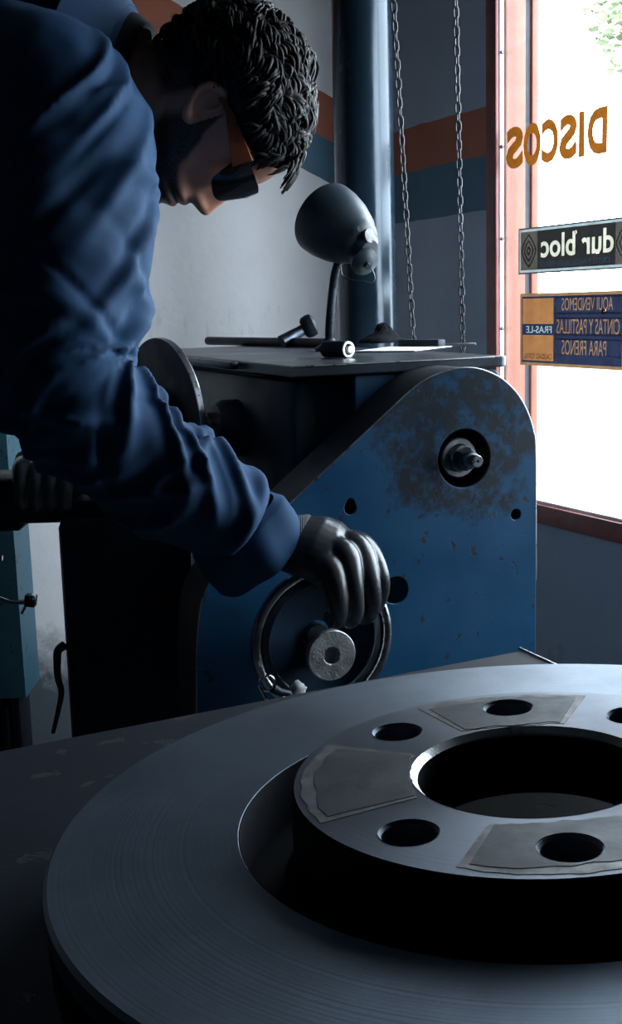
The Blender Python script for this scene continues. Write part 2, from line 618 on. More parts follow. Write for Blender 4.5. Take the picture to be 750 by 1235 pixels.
def text_loops(txt, bold=0.0):
    """outline loops of a word, centred, as (loops, width, height); bold is a fraction of the height"""
    from mathutils.geometry import interpolate_bezier
    cu = bpy.data.curves.new('t', 'FONT')
    cu.body = txt
    o = bpy.data.objects.new('t', cu)
    COL.objects.link(o)
    dg = bpy.context.evaluated_depsgraph_get()
    c2 = o.evaluated_get(dg).to_curve(dg)
    loops = []
    for sp_ in c2.splines:
        b = sp_.bezier_points
        L = []
        if len(b):
            for i in range(len(b)):
                p, q = b[i], b[(i + 1) % len(b)]
                L += [v.to_2d() for v in interpolate_bezier(p.co, p.handle_right, q.handle_left, q.co, 5)[:-1]]
        else:
            L = [p.co.to_2d() for p in sp_.points]
        M_ = [L[0]]
        for p in L[1:]:
            if (p - M_[-1]).length > 1e-4:
                M_.append(p)
        if (M_[0] - M_[-1]).length < 1e-4:
            M_.pop()
        if len(M_) > 2:
            loops.append(M_)
    bpy.data.objects.remove(o)
    A = lambda L: sum(L[i - 1].x * L[i].y - L[i].x * L[i - 1].y for i in range(len(L))) / 2
    sgn = 1 if A(max(loops, key=lambda L: abs(A(L)))) > 0 else -1
    ys = [p.y for L in loops for p in L]
    hh = max(ys) - min(ys)
    if bold:
        out = []
        for L in loops:
            n_ = len(L)
            N = []
            for i in range(n_):
                t1, t2 = (L[i] - L[i - 1]).normalized(), (L[(i + 1) % n_] - L[i]).normalized()
                n1, n2 = Vector((t1.y, -t1.x)), Vector((t2.y, -t2.x))
                m = n1 + n2
                m = m.normalized() / max(.5, m.length / 2) if m.length > 1e-5 else n1
                N.append(L[i] + m * bold * hh * sgn)
            out.append(N)
        loops = out
    xs = [p.x for L in loops for p in L]
    ys = [p.y for L in loops for p in L]
    cx, cy = (max(xs) + min(xs)) / 2, (max(ys) + min(ys)) / 2
    return [[(p.x - cx, p.y - cy) for p in L] for L in loops], max(xs) - min(xs), max(ys) - min(ys)


def place_text(txt, a, z, height, width, bold=0.0):
    """loops in wall coordinates (a, z); the word reads correctly from the street, mirrored from inside"""
    loops, w_, h_ = text_loops(txt, bold)
    return [[(a - x / w_ * width, z + y / h_ * height) for x, y in L] for L in loops]


def rect(a0, a1, z0, z1, n=1):
    P = [(a0, z0), (a1, z0), (a1, z1), (a0, z1)]
    return [(P[i][0] + (P[(i + 1) % 4][0] - P[i][0]) * k / n, P[i][1] + (P[(i + 1) % 4][1] - P[i][1]) * k / n) for i in range(4) for k in range(n)]


def film(loops, out, name, mat, parent):
    """a flat printed film filling the given loops (even-odd) at distance OUT"""
    cu = bpy.data.curves.new('p', 'CURVE')
    cu.dimensions = '2D'
    cu.fill_mode = 'BOTH'
    for loop in loops:
        sp_ = cu.splines.new('POLY')
        sp_.points.add(len(loop) - 1)
        for p, q in zip(sp_.points, loop):
            p.co = (q[0], q[1], 0, 1)
        sp_.use_cyclic_u = True
    o = bpy.data.objects.new('p', cu)
    COL.objects.link(o)
    dg = bpy.context.evaluated_depsgraph_get()
    me = bpy.data.meshes.new_from_object(o.evaluated_get(dg))
    bpy.data.objects.remove(o)
    me.materials.clear()
    for v in me.vertices:
        v.co = wp(v.co.x, v.co.y, out)
    me.update()
    return mesh_obj(name, me, mat, parent)


OG = 0.0115     # inner side of the pane
disc_sign = thing('window_lettering', 'gold hand-painted word across the top of the shop window', 'lettering', wp(.75, 1.39, OG))
col_a = lambda px: (on(px, 170, wp(0, 0, OG), DL) - K).dot(DR)
spans = [(ch, col_a(p0), col_a(p1)) for ch, p0, p1 in (('D', 709, 733), ('I', 698.5, 705.5), ('S', 675, 696.5), ('C', 653.5, 674), ('O', 632, 653), ('S', 611, 631.5))]
for i, (ch, x0, x1) in enumerate(spans):
    zc = 1.3905 + .0006 * i
    L = place_text(ch, (x0 + x1) / 2, zc, .080, x1 - x0, .07)
    film(L, OG - .0015, 'letter', S_GOLD, disc_sign)

# narrow dark sign with cream lower-case letters
sg = thing('narrow_window_sign', 'narrow dark sign with cream lettering and taupe ends on the glass', 'sign', wp(.8, 1.19, OG))
A0, A1, Z0, Z1 = .613, 1.022, 1.147, 1.236
inset = lambda k: rect(A0 + k, A1 - k, Z0 + k, Z1 - k)
film([inset(0), inset(.003)], OG - .001, 'outline', S_LINE, sg)
film([inset(.003), inset(.0075)], OG - .001, 'pale_border', S_PALE, sg)
P0, P1 = A0 + .063, A1 - .113
for e0, e1 in ((A0 + .0075, P0), (P1, A1 - .0075)):
    film([rect(e0, e1, Z0 + .0075, Z1 - .0075)], OG - .001, 'end_panel', S_TAUPE, sg)
T1 = place_text('dur bloc', (P0 + P1) / 2 + .003, 1.1985, .044, (P1 - P0) * .93, .03)
T1b = [[(.7955 + .0036 * math.cos(q * math.pi / 6), 1.2185 + .0036 * math.sin(q * math.pi / 6)) for q in range(12)]]
T2 = place_text('CINTAS Y PASTILLAS DE FRENO', (P0 + P1) / 2, 1.164, .0105, (P1 - P0) * .88, .0)
film([rect(P0, P1, Z0 + .0075, Z1 - .0075)] + T1 + T1b + T2, OG - .001, 'panel', S_BLACK, sg)
film(T1 + T1b, OG - .001, 'sign_text', S_CREAM, sg)
film(T2, OG - .001, 'small_text', S_BLUE, sg)
for e0, e1 in ((A0 + .010, P0 - .002), (P1 + .002, P1 + .052)):
    ec, zc = (e0 + e1) / 2, (Z0 + Z1) / 2
    for rr in (.0085, .0185, .0285):
        lp = []
        for w_ in (1.0, 1 - .0046 / rr):
            L = []
            for q in range(40):
                th = 2 * math.pi * q / 40
                c_, s_ = math.cos(th), math.sin(th)
                ex = 1.0 / (abs(c_) ** 1.25 + abs(s_) ** 1.25) ** (1 / 1.25)
                L.append((max(e0, min(e1, ec + c_ * ex * rr * w_ * .9)), zc + s_ * ex * rr * w_ * 1.15))
            lp.append(L)
        film(lp, OG - .002, 'scroll_ornament', S_TAUPE2, sg)

# the lower sign: navy with tan letters, orange block
sg2 = thing('parts_window_sign', 'orange and navy advertising sign taped low on the window glass', 'sign', wp(.8, 1.0, OG))
A0, A1, Z0, Z1 = .619, .937, .968, 1.109
film([rect(A0, A1, Z0, Z1), rect(A0 + .006, A1 - .006, Z0 + .006, Z1 - .006)], OG - .001, 'border', S_TAN, sg2)
PM = A0 + .113
TL = []
LZ = (Z0 + .006, 1.0245, 1.064, Z1 - .006)
for j, (line, w_, dx) in enumerate((('AQUI VENDEMOS', .150, -.002), ('CINTAS Y PASTILLAS', .184, .0), ('PARA FRENOS', .132, -.010))):
    T_ = place_text(line, (PM + A1 - .006) / 2 + dx, 1.0845 - .0395 * j, .028, w_, .0)
    TL += T_
    zt_, zb_ = max(p[1] for L in T_ for p in L) + .003, min(p[1] for L in T_ for p in L) - .003
    film([rect(PM, A1 - .006, zb_, zt_)] + T_, OG - .001, 'navy_panel', S_NAVY, sg2)
    for z0, z1 in ((LZ[2 - j], zb_ + .0040), (zt_ - .0028, LZ[3 - j])):
        film([rect(PM, A1 - .006, z0, z1)], OG - .001, 'navy_strip', S_NAVY, sg2)
film(TL, OG - .001, 'sign_text', S_TAN, sg2)
qp = on(727.4, 375.5, wp(0, 0, OG), DL)
qa = (qp - K).dot(DR)
film([rect(qa - .003, qa + .0075, qp.z - .0035, qp.z + .0035)], OG - .0006, 'letter_tail', S_TAN, sg2)
bz0, bz1 = 1.028, 1.0495
film([rect(A0 + .006, PM, Z0 + .006, Z1 - .006), rect(A0 + .009, PM - .003, Z0 + .010, Z1 - .010)], OG - .001, 'navy_line', S_NAVY, sg2)
for z0, z1 in ((Z0 + .010, bz0), (bz1, Z1 - .010)):
    film([rect(A0 + .009, PM - .003, z0, z1)], OG - .001, 'orange_panel', S_ORANGE, sg2)
TF = place_text('FRAS-LE', (A0 + PM) / 2 + .006, (bz0 + bz1) / 2, .0135, .084, .012)
film([rect(A0 + .009, PM - .003, bz0, bz1)] + TF, OG - .001, 'navy_band', S_NAVY, sg2)
film(TF, OG - .001, 'band_text', S_PALE, sg2)
film(place_text('CALIDAD TOTAL', (A0 + PM) / 2 + .004, .9865, .0105, .092, .01), OG - .002, 'slogan_text', S_BROWN, sg2)
tl_, tr_ = [], []
rt = random.Random(2)
for i in range(15):
    z = Z0 + .008 + (Z1 - Z0 - .016) * i / 14
    m_ = PM + .004 + .002 * math.sin(i * 1.3)
    tl_.append((m_ - rt.uniform(.001, .003), z))
    tr_.append((m_ + rt.uniform(.001, .0035) + (.004 if i < 3 else 0), z))
film([tl_ + tr_[::-1]], OG - .0022, 'torn_edge', sticker('torn_paper', (.95, .95, .92), .9), sg2)

# ------------------------------------------------------------------ brake disc and bench in the foreground
DN = Vector((-0.058276, 0.011524, 0.998234)).normalized()
DC = Vector((0.062095, 0.328463, 0.955164))
DR0 = 0.14


def dx_frame():
    x = (Vector((1, 0, 0)) - DN * DN.x).normalized()
    return x, DN.cross(x)


DX, DY = dx_frame()
DM = Matrix((DX, DY, DN)).transposed().to_4x4()
DM.translation = DC
TH = 0.022
disc = thing('brake_disc', 'large bare steel brake disc lying flat on the dark workbench', 'brake disc')
disc.matrix_world = DM
m_fric = disc_steel('friction_face', (0.155, 0.20, 0.255), .46, metal=.68)
m_hub = disc_steel('hub_face', (0.13, 0.155, 0.195), .48, rust=.3, rings=.15, metal=.7)
m_core = simple('dark_casting', (0.004, 0.006, 0.011), .8, .0, spec=.12)


def local_build(mb, name, mat, parent, angle=35):
    o = mb.build(name, mat, None, True, angle)
    o.parent = parent
    return o


R2, R3, R4, DH = .61324 * DR0, .49937 * DR0, .23692 * DR0, 0.01156
mb = MB()
mb.lathe([(R2, -.009), (R2, -.0001), (R2 + .0001, 0), (DR0 - .0012, 0), (DR0, -.0012), (DR0, -.0075), (DR0 - .001, -.0085), (R2, -.0085)], (0, 0, 0), (0, 0, 1), 160, cap=False, closed=True)
local_build(mb, 'upper_plate', m_fric, disc)
mb = MB()
mb.lathe([(R2, -.0145), (DR0, -.0145), (DR0, -TH), (R2, -TH)], (0, 0, 0), (0, 0, 1), 128, cap=False, closed=True)
local_build(mb, 'lower_plate', m_core, disc)
vane0 = None
for i in range(40):
    th = 2 * math.pi * i / 40
    if vane0 is None:
        mbv = MB().box((.113, 0, -.0115), (.050, .005, .0066))
        vane0 = local_build(mbv, 'vane', m_core, disc)
    else:
        c = vane0.copy()
        COL.objects.link(c)
        c.parent = disc
        c.rotation_euler = (0, 0, th)


# hat: wall, top with bore and bolt holes (flat region filled between circles)
def holed_plate(outer, holes, z0, z1, name, mat, parent, M4=None, angle=35, bev=0.0):
    """flat plate with real holes, in local xy; extruded from z0 to z1"""
    cu = bpy.data.curves.new('p', 'CURVE')
    cu.dimensions = '2D'
    cu.fill_mode = 'BOTH'
    cu.extrude = abs(z1 - z0) / 2 - bev
    cu.bevel_depth = bev
    cu.bevel_resolution = 2
    if bev:
        cu.offset = -bev
    for loop in [outer] + holes:
        s = cu.splines.new('POLY')
        s.points.add(len(loop) - 1)
        for p, q in zip(s.points, loop):
            p.co = (q[0], q[1], 0, 1)
        s.use_cyclic_u = True
    o = bpy.data.objects.new('p', cu)
    COL.objects.link(o)
    dg = bpy.context.evaluated_depsgraph_get()
    me = bpy.data.meshes.new_from_object(o.evaluated_get(dg))
    bpy.data.objects.remove(o)
    me.materials.clear()
    me.transform(Matrix.Translation((0, 0, (z0 + z1) / 2)))
    if M4 is not None:
        me.transform(M4)
    bm = bmesh.new()
    bm.from_mesh(me)
    bmesh.ops.remove_doubles(bm, verts=bm.verts, dist=1e-6)
    bmesh.ops.recalc_face_normals(bm, faces=bm.faces)
    bm.to_mesh(me)
    bm.free()
    me.polygons.foreach_set('use_smooth', [True] * len(me.polygons))
    me.set_sharp_from_angle(angle=math.radians(14 if bev else angle))
    return mesh_obj(name, me, mat, parent) if M4 is not None else local_mesh(name, me, mat, parent)


def local_mesh(name, me, mat, parent):
    me.name = name
    me.materials.append(mat)
    o = bpy.data.objects.new(name, me)
    COL.objects.link(o)
    o.parent = parent
    return o


def circ(r, cx=0, cy=0, n=64):
    return [(cx + r * math.cos(2 * math.pi * i / n), cy + r * math.sin(2 * math.pi * i / n)) for i in range(n)]


RB = .38 * DR0
hang = [math.radians(a) for a in (132.3, 87.8, 43, -47, -90.5, -136.4)]
holes = [circ(.0079, RB * math.cos(a), RB * math.sin(a), 32) for a in hang]
holed_plate(circ(R3 - .0012, n=128), [circ(R4 + .0016, n=96)] + holes, DH - .008, DH, 'hat_top', m_hub, disc)
mb = MB()
mb.lathe([(R3 - .0016, DH), (R3 - .0004, DH - .0006), (R3, DH - .002), (R3 + .0006, -.012), (R3 + .004, -.016), (R2 + .001, -.018), (R2 + .001, -.0205), (R3 - .006, -.0205), (R3 - .008, -.012), (R3 - .008, DH - .004), (R3 - .004, DH - .002)], (0, 0, 0), (0, 0, 1), 128, cap=False, closed=True)
local_build(mb, 'hat_wall', m_core, disc)
local_build(MB().lathe([(R2 - .0004, -.0002), (R2 - .0004, -.0215), (R2 + .003, -.0215), (R2 + .003, -.0092), (R2 - .0001, -.0092), (R2 - .0001, -.0002)], (0, 0, 0), (0, 0, 1), 128, cap=False, closed=True), 'groove_wall', m_core, disc)
mb = MB()
mb.lathe([(R4 + .0017, DH + .0001), (R4 - .0002, DH - .0018), (R4 - .0002, DH - .0024), (R4 + .0017, DH - .0024)], (0, 0, 0), (0, 0, 1), 128, cap=False, closed=True)
local_build(mb, 'bore_chamfer', MAT['steel'], disc, 25)
local_build(MB().lathe([(R4, DH - .0025), (R4, -.010), (R4 + .006, -.010), (R4 + .006, DH - .0082), (R4 + .0015, DH - .0082), (R4 + .0015, DH - .0025)], (0, 0, 0), (0, 0, 1), 96, cap=False, closed=True), 'bore_wall', m_core, disc)
for a in hang:
    mb = MB()
    mb.lathe([(.0081, DH + .00015), (.0073, DH - .0009), (.0072, DH - .008), (.0084, DH - .008)], (RB * math.cos(a), RB * math.sin(a), 0), (0, 0, 1), 32, cap=False, closed=True)
    local_build(mb, 'bolt_hole_rim', m_hub, disc, 25)
# dull forged patches between the bolt holes, a hair proud of the turned face
m_patch = simple('forged_patch', (0.028, 0.033, 0.042), .5, .6, var=.3, scale=60)
m_patch_edge = simple('scraped_edge', (0.13, 0.13, 0.13), .5, .7, var=.6, scale=120)


def ring_patch(a0, a1, r0, r1, name, mat, h, cut=0.0):
    n = 24
    out = []
    for i in range(n + 1):
        a = math.radians(a0 + (a1 - a0) * i / n)
        j_ = 1 + .03 * noise.noise(Vector((a * 9, h * 1e4, 0)))
        out.append((r1 * j_ * math.cos(a), r1 * j_ * math.sin(a)))
    for i in range(n + 1):
        a = math.radians(a1 + (a0 - a1) * i / n)
        e = 1 + cut * math.sin(math.pi * i / n) + .03 * noise.noise(Vector((a * 11, h * 1e4, 3)))
        out.append((r0 * e * math.cos(a), r0 * e * math.sin(a)))
    hol = []
    for ah in hang:
        ad = math.degrees(ah)
        hx, hy = RB * math.cos(ah), RB * math.sin(ah)
        if a0 + 7 < ad % 360 < a1 - 7:
            hol.append(circ(.0084, hx, hy, 24))
    return holed_plate(out, hol, DH, DH + h, name, mat, disc)


for (a0, a1, r0, r1) in ((153, 201, .0375, .0630), (66, 112, .0385, .0625), (246, 293, .0405, .0628)):
    ring_patch(a0 - 2.4, a1 + 2.4, r0 - .0004, r1 + .0034, 'scraped_edge', m_patch_edge, .00012, -.06)
    ring_patch(a0, a1, r0, r1, 'forged_patch', m_patch, .00024, -.06)

# bench: same slight lean as the disc that lies on it
pb = DC - DN * (TH + .0006)
BA, BB, BD = on(0, 905, pb, DN), on(628, 784, pb, DN), on(660, 802, pb, DN)
bu = (BA - BB).normalized()
bv = (DN.cross(bu)).normalized()
if bv.y > 0:
    bv = -bv
bench = thing('workbench', 'dark steel-topped workbench that carries the big brake disc', 'workbench', (BB.x, BB.y, 0))
BM = Matrix((bu, bv, bu.cross(bv))).transposed()
bs = 1 if bu.cross(bv).dot(DN) > 0 else -1
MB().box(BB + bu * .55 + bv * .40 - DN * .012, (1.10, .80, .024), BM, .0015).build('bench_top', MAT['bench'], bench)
MB().box(BB + bu * .55 + bv * .40 - DN * .055, (1.04, .74, .06), BM, .003).build('apron', MAT['black_iron'], bench)
for i in (.06, 1.04):
    for j in (.06, .74):
        p = BB + bu * i + bv * j - DN * .08
        MB().box((p.x, p.y, (p.z + .0) / 2), (.05, .05, p.z), Matrix((Vector((bu.x, bu.y, 0)).normalized(), Vector((bv.x, bv.y, 0)).normalized(), Z)).transposed(), .003).build('leg', MAT['black_iron'], bench)
# bright strip along the sheet's edge at the far corner
c0 = BB - DN * .0003
MB().box(c0 + bv * .03 + DN * .0006 - bu * .0004, (.0012, .065, .0012), BM, .0003).build('bright_edge', MAT['steel'], bench)

# ------------------------------------------------------------------ brake lathe
AG = math.radians(22)
AX = Vector((math.cos(AG), math.sin(AG), 0))
BX = Vector((-math.sin(AG), math.cos(AG), 0))
NN = -BX
RA = Matrix((AX, BX, Z)).transposed()
ZP = EYE.z - .0715                 # top of the plate
O = onz(355, 441, ZP)
O.z = 0


def mp(a, b, z):
    return O + AX * a + BX * b + Z * z


lathe = thing('brake_lathe', 'blue-painted brake disc lathe with rounded belt cover and handwheel', 'lathe', mp(.15, .35, 0))
LW, LD = .292, .76
MB().box(mp(LW / 2 - .004, LD / 2 + .01, (ZP - .02) / 2 + .03), (LW - .03, LD - .05, ZP - .02 - .06), RA, .012).build('body', MAT['dark_blue'], lathe)
MB().box(mp(LW / 2, LD / 2, .03), (LW + .06, LD + .06, .06), RA, .008).build('foot', MAT['black_iron'], lathe)
# front bulkhead in blue, rounded top corner showing beside the cover
bulk = []
bw, bz0, bz1 = .285, .30, ZP - .016
for (cx, cy, a0) in ((bw - .014, bz1 - .014, 0), (.084, bz1 - .004, 90)):
    for i in range(7):
        a = math.radians(a0 + 15 * i)
        rr = .014 if a0 == 0 else .004
        bulk.append((cx + rr * math.cos(a), cy + rr * math.sin(a)))
bulk += [(.080, bz0), (bw, bz0)]
MFR = Matrix((AX, Z, NN)).transposed().to_4x4()
m_blue = paint_worn('lathe_blue_paint', (0.0035, 0.046, 0.105), amount=.62)
MFR.translation = mp(.0, .016, 0)
holed_plate(bulk, [], 0, .012, 'front_bulkhead', m_blue, lathe, MFR, bev=.0015)
# top plate with rounded end
tp = [(-.006, -.004), (LW - .02, -.004)]
for i in range(9):
    a = math.radians(-90 + 11.25 * i)
    tp.append((LW - .01 + .012 * math.cos(a), .010 + .014 * math.sin(a)))
tp += [(LW + .002, LD), (-.006, LD)]
MT = Matrix((AX, BX, Z)).transposed().to_4x4()
MT.translation = mp(0, 0, ZP)
m_plate = paint_worn('top_plate_steel', (0.045, 0.053, 0.065), amount=.64, rough=.33, metal=.6)
holed_plate(tp, [], -.014, 0, 'top_plate', m_plate, lathe, MT, bev=.002)
MB().box(mp(LW + .0035, .035, ZP - .0065), (.004, .05, .0115), RA, .001).build('lit_end', simple('lit_end_pale', (.55, .55, .53), .5, .2), lathe)  # pale strip paints in the daylight on the plate's end face
MB().tube([mp(-.006, -.0042, ZP - .0012), mp(.1, -.0042, ZP - .0012), mp(LW - .02, -.0042, ZP - .0012)], .0009, 6).build('bright_edge', MAT['steel'], lathe, True, 80)  # bright steel line stands in for the highlight on the front edge
# raised rail along the left edge of the plate
MB().box(mp(-.014, LD * .62, ZP - .006), (.012, LD * .76, .010), RA, .002).build('edge_rail', MAT['dark_steel'], lathe)

# belt cover
CP = mp(0, -.085, 0)                 # a point of the cover's front plane


def cv(px, py, d=0.0):
    P = on(px, py, CP + NN * d, NN)
    return ((P - CP).dot(AX), P.z)


SPN = cv(560, 553)                   # spindle opening
outline_px = [(646, 905), (646.5, 700), (646, 548), (643.5, 520), (636, 496), (624, 475), (607, 458), (588, 448), (568, 443.5), (548, 445), (527, 451), (508, 461), (490, 475), (345, 612), (296, 658), (268, 684), (251, 706), (242, 732), (238, 770), (237, 820), (237, 905)]
op = catmull([cv(*p) for p in outline_px[1:13]], 60)
ol = [cv(*outline_px[0])] + [tuple(p) for p in op] + [tuple(p) for p in catmull([cv(*p) for p in outline_px[13:]], 24)]
zb = 0.50
ol = [(x, max(z, zb)) for x, z in ol]
ol[0] = (ol[0][0], zb)
ol[-1] = (ol[-1][0], zb)
MC = Matrix((AX, Z, NN)).transposed().to_4x4()
MC.translation = CP
rs = .0355
h1, h2, h3 = cv(422.5, 613), cv(622, 620.5), cv(477, 712)
key = circ(.0075, h1[0], h1[1], 20)
key = [(x, y) if y < h1[1] + .004 else (h1[0] + (x - h1[0]) * .75, y + .004) for x, y in key]
m_cover = paint_worn('belt_cover_paint', (0.0038, 0.051, 0.118), centre=CP + AX * (SPN[0] - .005) + Z * (SPN[1] + .035), radius=.105, rough=.42, spec=.28)
holed_plate(ol, [circ(rs, *SPN, 64), key, circ(.0068, *h2, 20), circ(.0165, *h3, 32)], -.004, 0, 'belt_cover', m_cover, lathe, MC, bev=.0012)
cover = [o for o in lathe.children if o.name.startswith('belt_cover')][0]
# side band of the cover
mb = MB()
n = len(ol)
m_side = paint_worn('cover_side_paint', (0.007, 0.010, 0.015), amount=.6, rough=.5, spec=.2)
v = []
for d in (-.0015, -.078):
    for s in (0, .004):
        for i, (x, z) in enumerate(ol):
            x0, z0 = ol[max(i - 1, 0)]
            x1, z1 = ol[min(i + 1, n - 1)]
            t = Vector((x1 - x0, z1 - z0))
            t = t.normalized() if t.length > 1e-9 else Vector((1, 0))
            v.append(CP + AX * (x - t.y * s * 1) + Z * (z + t.x * s * 0 - 0) + NN * d if False else CP + AX * (x + (-t.y) * s) + Z * (z + t.x * s) + NN * d)
fs = []
for i in range(n - 1):
    fs += [[i, i + 1, 2 * n + i + 1, 2 * n + i], [n + i, 3 * n + i, 3 * n + i + 1, n + i + 1], [i, n + i, n + i + 1, i + 1], [2 * n + i, 2 * n + i + 1, 3 * n + i + 1, 3 * n + i]]
mb.add(v, fs)
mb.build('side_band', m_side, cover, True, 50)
# bright steel line put in as the highlight along the cover's edge
MB().tube([CP + AX * x + Z * z - NN * .0006 for x, z in ol[1:-1]], .0009, 6).build('bright_edge', MAT['steel'], cover, True, 80)
# spindle behind the opening
SP = CP + AX * SPN[0] + Z * SPN[1]
MB().lathe([(.0001, -.055), (.040, -.055), (.040, -.0045), (.0365, -.0045), (.0365, -.052), (.0001, -.052)], SP, NN, 48, cap=False).build('bearing_recess', m_core, lathe)
MB().lathe([(.0001, -.052), (.0235, -.052), (.0240, -.050), (.0240, -.010), (.0228, -.0085), (.0175, -.0085), (.0165, -.012), (.0001, -.012)], SP - AX * .002, NN, 48).build('spindle_flange', simple('flange_steel', (.30, .31, .33), .36, .75), lathe, True, 30)


def hexprof(o, axis, r, h0, h1, name, mat, parent, bev=.0015):
    x, y = frame(axis)
    rings = []
    for rr, h in ((r * .9, h0), (r, h0 + bev), (r, h1 - bev), (r * .88, h1)):
        rings.append([o + axis * h + (x * math.cos(math.pi / 3 * j + .3) + y * math.sin(math.pi / 3 * j + .3)) * rr for j in range(6)])
    return MB().loft(rings).build(name, mat, parent, True, 25)


MB().lathe([(.0001, -.012), (.0158, -.012), (.0158, -.003), (.0150, -.002), (.0001, -.002)], SP, NN, 40).build('washer', MAT['steel'], lathe)
hexprof(SP, NN, .0140, -.003, .012, 'spindle_nut', MAT['dark_steel'], lathe)
MB().lathe([(.0001, .0), (.0100, .0), (.0100, .018), (.0090, .020), (.0072, .0205), (.0072, .031), (.0064, .032), (.0020, .032), (.0018, .027), (.0001, .027)], SP, NN, 32).build('spindle_end', MAT['steel'], lathe, True, 30)

# handwheel
WP_ = on(389, 771, CP + NN * .045, NN)
WR = .0800
wheel = MB()
path = [WP_ + (AX * math.cos(2 * math.pi * i / 72) + Z * math.sin(2 * math.pi * i / 72)) * WR for i in range(72)]
wheel.tube(path, .0060, 14, closed=True)
wheel = wheel.build('handwheel', simple('wheel_rim_steel', (0.34, 0.35, 0.36), .26, 1.0), lathe)
MB().lathe([(WR - .006, -.004), (WR - .014, -.004), (WR - .016, .002), (WR - .0145, .0035), (WR - .007, .002)], WP_, NN, 72, cap=False, closed=True).build('inner_ring', MAT['dark_steel'], wheel)
MB().lathe([(WR - .013, -.006), (.030, -.018), (.018, -.018), (.018, -.024), (.032, -.024), (WR - .011, -.012)], WP_, NN, 72, cap=False, closed=True).build('web', paint_worn('wheel_web_paint', (0.004, 0.018, 0.038), amount=.64, spec=.2), wheel)
HB = on(399, 790, CP + NN * .062, NN)
MB().lathe([(.0001, -.045), (.018, -.045), (.018, -.008), (.0275, -.006), (.0290, -.004), (.0290, .002), (.0280, .0035), (.0105, .0035), (.0095, .002), (.0095, -.006), (.0001, -.006)], HB, NN, 48).build('hub', simple('cast_steel_hub', (0.36, 0.37, 0.38), .42, .9, var=.45, scale=60, bump=.8, bscale=350), wheel, True, 30)
MB().tube([WP_ - NN * .08, WP_ - NN * .012], .014, 20).build('shaft', MAT['dark_steel'], wheel)

# arbor carrying the old rotor on the far-left face
AR = mp(.006, .30, onz(285, 515, 1).z)
d_ = ray(285, 516)
AR = EYE + d_ * ((mp(.008, 0, 0) - EYE).dot(AX) / d_.dot(AX))
OUTA = -AX
MB().lathe([(.0001, -.02), (.040, -.02), (.040, .020), (.034, .030), (.0001, .030)], AR, OUTA, 40).build('arbor_boss', MAT['dark_blue'], lathe)
MB().lathe([(.0001, .028), (.024, .028), (.024, .045), (.0225, .046), (.0225, .050), (.024, .051), (.024, .058), (.015, .060), (.015, .150), (.0001, .150)], AR, OUTA, 36).build('arbor', MAT['steel'], lathe, True, 30)

# dark feed column and slide block toward the operator
FC = at(157, 760, 1.58)
FCZ = at(157, 612, 1.58).z
MB().box((FC.x + .003, 1.58, FCZ / 2), (.166, .15, FCZ), Matrix.Rotation(math.radians(6), 3, 'Z'), .012).build('feed_column', MAT['black_iron'], lathe)
pA, pB = at(-60, 604, 1.58), at(96, 604, 1.58)
MB().box(((pA.x + pB.x) / 2, 1.58, pA.z + .004), (pB.x - pA.x, .10, .060), None, .008).build('cross_slide', MAT['black_iron'], lathe)
for (x0, x1, y0, y1) in ((42, 76, 615, 625), (55, 66, 600, 619), (-4, 28, 625, 637)):
    a_, b_ = at(x0, y0, 1.55), at(x1, y1, 1.55)
    MB().box(((a_.x + b_.x) / 2, 1.56, (a_.z + b_.z) / 2), (b_.x - a_.x, .06, a_.z - b_.z), None, .002).build('slide_block', MAT['black_iron'], lathe)
zt = at(157, 600, 1.58).z
MB().box((FC.x + .01, 1.58, zt - .02), (.14, .13, .06), None, .012).build('slide_saddle', MAT['black_iron'], lathe)
MB().tube([Vector(p) for p in catmull([tuple(at(x, y, 1.50)) for x, y in ((78, 778), (70, 785), (69, 800), (70, 818), (74, 835), (70, 858), (64, 884))], 40)], lambda s: .0062 - .0035 * s, 10).build('slide_lever', MAT['black_iron'], lathe)
fa, fb = mp(.04, .24, 0), Vector((FC.x, 1.58, 0))
MB().box(((fa.x + fb.x) / 2, (fa.y + fb.y) / 2, .03), ((fa - fb).length + .2, .26, .058), Matrix.Rotation(math.atan2(fa.y - fb.y, fa.x - fb.x), 3, 'Z'), .008).build('column_foot', MAT['black_iron'], lathe)

# rotor on the arbor
c_ = ray(209, 520)
tt = (AR + OUTA * .125 - EYE).dot(AX)
RC = AR + OUTA * .105
rot_ax = (OUTA * math.cos(math.radians(9)) + NN * math.sin(math.radians(9))).normalized()
rot = thing('brake_rotor', 'dark thin brake rotor mounted upright on the lathe arbor', 'brake disc', RC)
RR = .128
MB().lathe([(.060, -.005), (RR, -.005), (RR, .005), (.060, .005)], RC, rot_ax, 96, cap=False, closed=True).build('rotor_ring', simple('rotor_face', (0.010, 0.012, 0.016), .55, .3, spec=.3), rot, True, 30)
MB().lathe([(.064, -.005), (.064, .005), (.060, .022), (.0245, .022), (.0245, .016), (.056, .016), (.058, -.005)], RC, rot_ax, 64, cap=False, closed=True).build('rotor_hat', m_core, rot, True, 30)
MB().lathe([(RR, -.0045), (RR + .0006, -.0035), (RR + .0006, .0035), (RR, .0045)], RC, rot_ax, 96, cap=False, closed=True).build('turned_edge', MAT['steel'], rot, True, 20)

